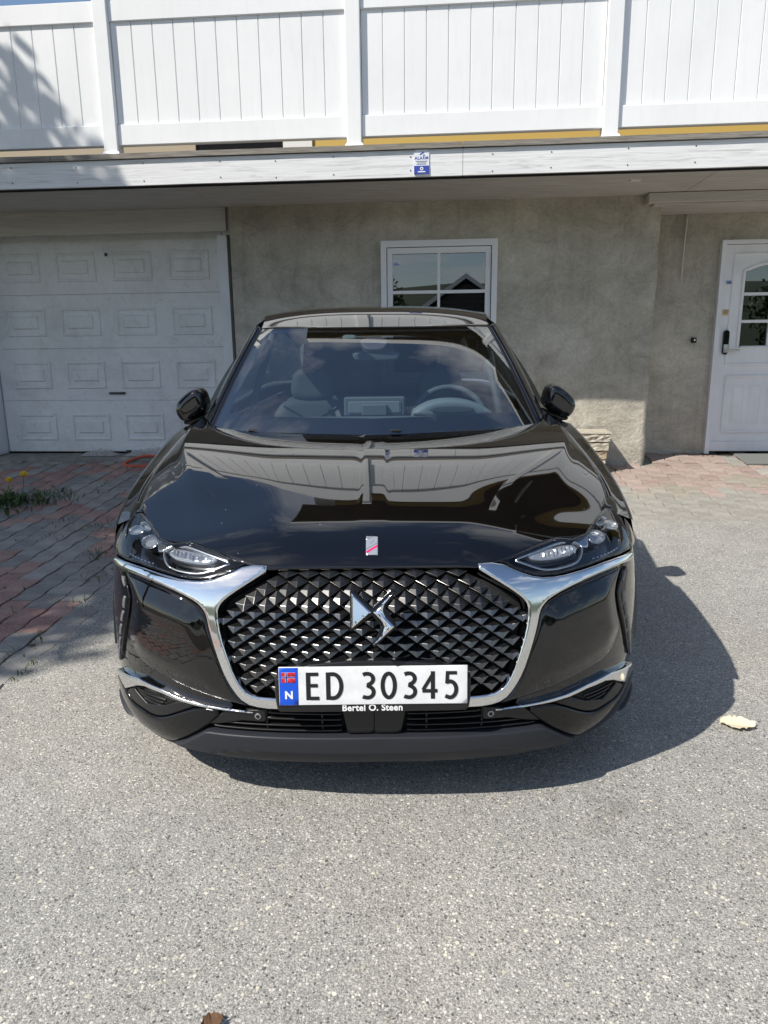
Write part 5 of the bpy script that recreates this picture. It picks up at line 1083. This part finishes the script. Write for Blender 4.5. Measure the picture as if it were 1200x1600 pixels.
# crumpled plastic film
def crumple(name, u0, u1, h, seed, label):
    V, F = grid(34, 14, lambda i, j: bw(u0 + (u1 - u0) * i / 33, 5.17 + .15 * j / 13 + .012 * fnoise(i * .9, j * .7, seed), .264 + h * max(0, math.sin(math.pi * i / 33)) ** .6 * max(0, math.sin(math.pi * j / 13)) ** .7 * (.75 + .5 * fnoise(i * .33, j * .5, seed + 3) + .35 * fnoise(i * 1.1, j * 1.3, seed + 5))))
    tag(mk(name, V, F, 'plastic_film', None, False), label, 'plastic film')
crumple('plastic_film', -3.52, -3.16, .065, 1, 'smaller clear plastic film bundle at the foot of the garage door')
crumple('plastic_film', -3.06, -2.36, .085, 8, 'longer clear plastic film bundle beside the hose at the garage door')
# dandelion clump and weeds
def blades(pts, hmin, hmax, wid, m, name, parent, lean=.8):
    V, F = [], []
    for x, y, z in pts:
        a = random.uniform(0, 6.283); h = random.uniform(hmin, hmax); l_ = lean * h * random.uniform(.2, 1.2); dx, dy = math.cos(a), math.sin(a); k = len(V)
        for t, ww in ((0, .7), (.45, 1), (.8, .7), (1, .05)):
            c = (x + dx * l_ * t * t, y + dy * l_ * t * t, z + h * t * (1 - .25 * t * lean)); V += [(c[0] - dy * wid * ww, c[1] + dx * wid * ww, c[2]), (c[0] + dy * wid * ww, c[1] - dx * wid * ww, c[2])]
        F += [(k + 2 * i, k + 2 * i + 1, k + 2 * i + 3, k + 2 * i + 2) for i in range(3)]
    return mk(name, V, F, m, parent)
dd_ = thing('dandelion', bw(-3.22, 3.65, zg(3.6)), 'dandelion clump with two yellow flowers growing between the pavers', 'plant')
def scat(u, d, ru, rd, n): return [bw(u + random.gauss(0, ru), d + random.gauss(0, rd), 0)[:2] + (zg(d) + .002,) for _ in range(n)]
tag(blades(scat(-3.42, 3.60, .17, .16, 210), .05, .14, .010, 'leaf_green', 'leaves', dd_, 1.5), kind='stuff')
tag(blades(scat(-3.22, 3.72, .22, .16, 230), .04, .10, .004, 'grass_blade', 'grass', dd_, 1.0), kind='stuff')
for u, d, z, r in ((-3.335, 3.86, .265, .055), (-3.395, 3.74, .245, .036)):
    mb = MB(); c = Vector(bw(u, d, zg(d) + z - .09)); 
    for k in range(46):
        a = k * 2.4; rr = r * math.sqrt((k + 1) / 46); e = c + Vector((math.cos(a) * rr, math.sin(a) * rr, .006 + .034 * (1 - (rr / r) ** 2))); w_ = Vector((-math.sin(a), math.cos(a), 0)) * .0035
        b0 = c + Vector((math.cos(a) * rr * .4, math.sin(a) * rr * .4, 0)); mb.add([tuple(b0 - w_), tuple(b0 + w_), tuple(e + w_), tuple(e - w_)], [(0, 1, 2, 3)])
    mb.out('flower', 'petal', dd_)
    MB().tube([bw(u - .02, d - .03, zg(d)), bw(u - .008, d - .01, zg(d) + .09), tuple(c)], .0022, 6).out('stem', 'grass_blade', dd_)
wp = []
for u, d, n in ((-2.03, 2.43, 26), (-2.0, 2.36, 14), (-2.28, 3.05, 14), (-1.86, 2.0, 12), (-2.35, 4.3, 18), (-2.6, 3.2, 10), (-1.7, 1.6, 10), (-1.66, 1.1, 8), (-2.75, 4.0, 10), (1.70, 4.78, 16), (-1.78, 2.1, 10), (-1.95, 2.75, 14)): wp += scat(u, d, .045, .05, n)
for _ in range(330):
    ci = random.randint(-26, -11); u = ci * PW + PW / 2 + .013 * math.sin(random.random() * 6.28); d = random.uniform(.2, 4.9)
    if u < border(d) - .02 and fnoise(u * 1.5, d * 1.2, 11) > .05: wp += scat(u, d, .006, .03, 2)
for _ in range(70):
    d = random.uniform(-.4, 3.1); wp += scat(border(d) - .02, d, .012, .02, 1) if fnoise(d * 2, 0, 5) > -.1 else []
o = blades(wp, .012, .045, .0028, 'grass_blade', 'joint_weeds', None); o['kind'] = 'stuff'; tag(o, 'tufts of grass and moss growing in the paver joints', 'weeds')
# dry litter along the edges
V, F = [], []
def flake(x, y, z, s):
    k = len(V); a = random.uniform(0, 6.28); t = [random.uniform(-.35, .35) * s for _ in range(4)]
    for i, (px_, py_) in enumerate(((-1, 0), (0, -.45), (1, 0), (0, .45))):
        V.append((x + s * (px_ * math.cos(a) - py_ * math.sin(a)), y + s * (px_ * math.sin(a) + py_ * math.cos(a)), z + .002 + abs(t[i])))
    F.append((k, k + 1, k + 2, k + 3))
def fl(u, d, n, ru, rd, s0=.006, s1=.018):
    for _ in range(n):
        uu, d2 = u + random.gauss(0, ru), d + random.gauss(0, rd); x, y, _z = bw(uu, d2, 0); flake(x, y, zg(d2) + .006, random.uniform(s0, s1))
fl(-1.92, 2.85, 130, .10, .16); fl(-2.35, 3.0, 90, .16, .10); fl(-1.82, 2.35, 60, .05, .2); fl(2.95, 5.36, 120, .25, .025); fl(2.2, 5.0, 12, .05, .03); fl(-4.3, 4.95, 60, .2, .08); fl(-3.1, 5.05, 60, .8, .03); fl(2.62, 5.40, 40, .12, .02)
for _ in range(120): fl(random.uniform(-3.6, -1.6), random.uniform(.3, 4.8), 1, 0, 0, .003, .009)
for _ in range(90): fl(random.uniform(-1.3, 2.2), random.uniform(-1.2, 2.8), 1, 0, 0, .002, .006)
o = mk('leaf_litter', V, F, 'litter'); o['kind'] = 'stuff'; tag(o, 'scattered brown leaf litter on the paving', 'leaf litter')
# loose grit on the asphalt
V, F = [], []
for _ in range(900):
    u, d = random.uniform(-1.6, 2.4), random.uniform(-1.5, 2.9) ** 1 ; x, y, _z = bw(u, d, 0); r0 = random.uniform(.0012, .0042); k = len(V)
    for a in range(5): V.append((x + r0 * math.cos(a * 1.257 + u * 9) * random.uniform(.7, 1.2), y + r0 * math.sin(a * 1.257 + u * 9) * random.uniform(.7, 1.2), zg(d) + .0002))
    V.append((x, y, zg(d) + r0 * random.uniform(.7, 1.2))); F += [(k + a, k + (a + 1) % 5, k + 5) for a in range(5)]
o = mk('loose_grit', V, F, 'grit'); o['kind'] = 'stuff'; tag(o, 'loose pale grit scattered over the asphalt', 'grit')
# single leaves
def leaf(name, u, d, L, Wd, ang, m, label, curl, seed, cat):
    ca, sa = math.cos(ang), math.sin(ang); nU, nV = 16, 9
    def f(i, j):
        t = i / (nU - 1); w_ = Wd * math.sin(math.pi * (.06 + .9 * t)) ** .8 * (1 + .35 * fnoise(i * .8, j, seed)); x = (t - .5) * L; y = (j / (nV - 1) - .5) * w_
        h = .004 + curl * abs(j / (nV - 1) - .5) * 2 * (.6 + .8 * abs(fnoise(i * .5, j * .7, seed + 2))) + .4 * curl * abs(fnoise(i * 1.3, j * 1.1, seed + 7))
        p = bw(u, d, 0); return (p[0] + x * ca - y * sa, p[1] + x * sa + y * ca, zg(d) + h)
    V, F = grid(nU, nV, f); tag(mk(name, V, F, m, None, True), label, cat)
leaf('dry_leaf', 1.232, .578, .115, .085, -.25, 'dry_leaf', 'crumpled cream dry leaf on the asphalt right of the car', .016, 1, 'leaf')
leaf('dry_leaf', -.262, -.697, .045, .040, .6, 'brown_leaf', 'small dark brown leaf on the asphalt at the bottom edge', .014, 4, 'leaf')
leaf('dry_leaf', -1.69, 1.10, .035, .02, .4, 'brown_leaf', 'tiny brown leaf on the asphalt beside the left bumper corner', .006, 9, 'leaf')
leaf('dry_leaf', 1.07, 1.42, .022, .016, 1.0, 'amber', 'tiny orange leaf in the car shadow beside the right fender', .004, 6, 'leaf')

# ================================================================== trees and the far side of the street (shade and reflections)
def crown_mesh(n, R, seed, size, flat=.8):
    r = np.random.default_rng(seed); k = 26; cs = r.normal(size=(k, 3)); cs /= np.linalg.norm(cs, axis=1, keepdims=True); cs *= (r.uniform(.25, .85, (k, 1))) * R; cs[:, 2] *= flat; cr = r.uniform(.26, .48, k) * R
    ci = r.integers(0, k, n); d = r.normal(size=(n, 3)); d /= np.linalg.norm(d, axis=1, keepdims=True); P = cs[ci] + d * (cr[ci] * r.uniform(.45, 1.05, n) ** .6)[:, None]
    a = r.normal(size=(n, 3)); a /= np.linalg.norm(a, axis=1, keepdims=True); b_ = np.cross(a, r.normal(size=(n, 3))); b_ /= np.linalg.norm(b_, axis=1, keepdims=True); s = r.uniform(.6, 1.3, (n, 1)) * size
    V = np.stack([P - a * s, P - b_ * s * .5, P + a * s, P + b_ * s * .5], 1).reshape(-1, 3)
    me = bpy.data.meshes.new('crown'); me.vertices.add(4 * n); me.vertices.foreach_set('co', V.ravel()); me.loops.add(4 * n); me.loops.foreach_set('vertex_index', np.arange(4 * n)); me.polygons.add(n); me.polygons.foreach_set('loop_start', np.arange(0, 4 * n, 4)); me.polygons.foreach_set('loop_total', np.full(n, 4)); me.materials.append(MATS['tree_leaf']); me.update(); me.validate(); return me
CR = crown_mesh(15000, 2.3, 5, .10); CF = crown_mesh(4000, 3.2, 9, .22)
def tree(x, y, zb, h, crown, s, label, group, rot=0):
    t = thing('tree', (x, y, zb), label, 'tree', group)
    mb = MB().tube([(x, y, zb - .1), (x + .05, y, zb + h * .3), (x - .03, y + .06, zb + h * .6), (x, y, zb + h)], [.17 * s, .13 * s, .10 * s, .05 * s], 10)
    for k in range(6):
        a = k * 1.05 + rot; z0 = zb + h * (.5 + .07 * k); mb.tube([(x, y, z0), (x + .6 * s * math.cos(a), y + .6 * s * math.sin(a), z0 + .4 * s), (x + 1.3 * s * math.cos(a), y + 1.3 * s * math.sin(a), z0 + 1.1 * s)], [.06 * s, .04 * s, .015 * s], 6)
    mb.out('trunk', 'bark', t, True)
    o = bpy.data.objects.new('crown', crown); COL.objects.link(o); o.parent = t; o.matrix_parent_inverse = PINV[t.name]; o.matrix_basis = Matrix.Translation((x, y, zb + h)) @ Matrix.Rotation(rot, 4, 'Z') @ Matrix.Diagonal((s, s, s, 1))
    return t
tree(-7.5, -.75, -.02, 5.6, CR, 1.05, 'leafy tree out of frame at left shading the pavers', None, .3)
tree(-7.35, 2.35, .05, 5.5, CR, 1.0, 'leafy tree out of frame at left dappling the balcony railing', None, 1.9)
for k, (x, y, h, s) in enumerate(((-16, -44, 2.6, 1.0), (-9.5, -47, 3, 1.1), (-4.0, -45, 2.2, .8), (2.5, -48, 2.6, .95), (7, -46, 2.4, .8), (14, -45, 3, 1.0), (22, -48, 3, 1.1), (-24, -46, 3, 1.1))):
    tree(x, y, -.05, h, CF, s, 'far tree across the street mirrored in window glass, ' + ('first', 'second', 'third', 'fourth', 'fifth', 'sixth', 'seventh', 'last')[k] + ' of the row', 'trees mirrored in the window', k * .8)
nh = thing('neighbour_house', (-1, -24, 0), 'neighbouring house with white gable trim mirrored in the window panes', 'house')
nx0, nx1, ny0, ny1 = -4.3, 2.3, -30, -24
MB().box(nx0, nx1, ny0, ny1, -.05, 2.0, idn).add([(nx0, ny1, 2.0), (nx1, ny1, 2.0), ((nx0 + nx1) / 2, ny1, 4.2), (nx0, ny0, 2.0), (nx1, ny0, 2.0), ((nx0 + nx1) / 2, ny0, 4.2)], [(0, 2, 1), (3, 4, 5)]).out('wall', 'far_wall', nh)
xm = (nx0 + nx1) / 2
nr = MB().add([(nx0 - .5, ny0 - .5, 1.7), (xm, ny0 - .5, 4.35), (nx1 + .5, ny0 - .5, 1.7), (nx0 - .5, ny1 + .5, 1.7), (xm, ny1 + .5, 4.35), (nx1 + .5, ny1 + .5, 1.7)], [(0, 3, 4, 1), (1, 4, 5, 2)]).out('roof', 'roof_tile', nh)
for a, c in (((nx0 - .55, 1.65), (xm, 4.32)), ((nx1 + .55, 1.65), (xm, 4.32))):
    MB().add([(a[0], ny1 + .52, a[1]), (c[0], ny1 + .52, c[1]), (c[0], ny1 + .52, c[1] + .22), (a[0], ny1 + .52, a[1] + .22), (a[0], ny1 + .48, a[1]), (c[0], ny1 + .48, c[1]), (c[0], ny1 + .48, c[1] + .22), (a[0], ny1 + .48, a[1] + .22)], [(0, 1, 2, 3), (7, 6, 5, 4), (0, 4, 5, 1), (3, 2, 6, 7)]).out('barge_board', 'trim_white', nr)
for a in (-3.8, -1.7, .6):
    wo = MB().box(a, a + 1.3, ny1 + .01, ny1 + .06, .6, 1.7, idn).out('window', 'trim_white', nh); MB().box(a + .1, a + 1.2, ny1 + .065, ny1 + .07, .7, 1.6, idn).out('pane', 'screen_black', wo)
V, F = grid(40, 4, lambda i, j: (-140 + 280 * i / 39, -60 - 25 * j, -.1 + (0, 5.4 + 1.2 * fnoise(i * .4, 1), 9 + 1.8 * fnoise(i * .3, 2), 12 + 2.4 * fnoise(i * .25, 3))[j])); o = mk('hills', V, F, 'hill_green', None, True); o['kind'] = 'structure'
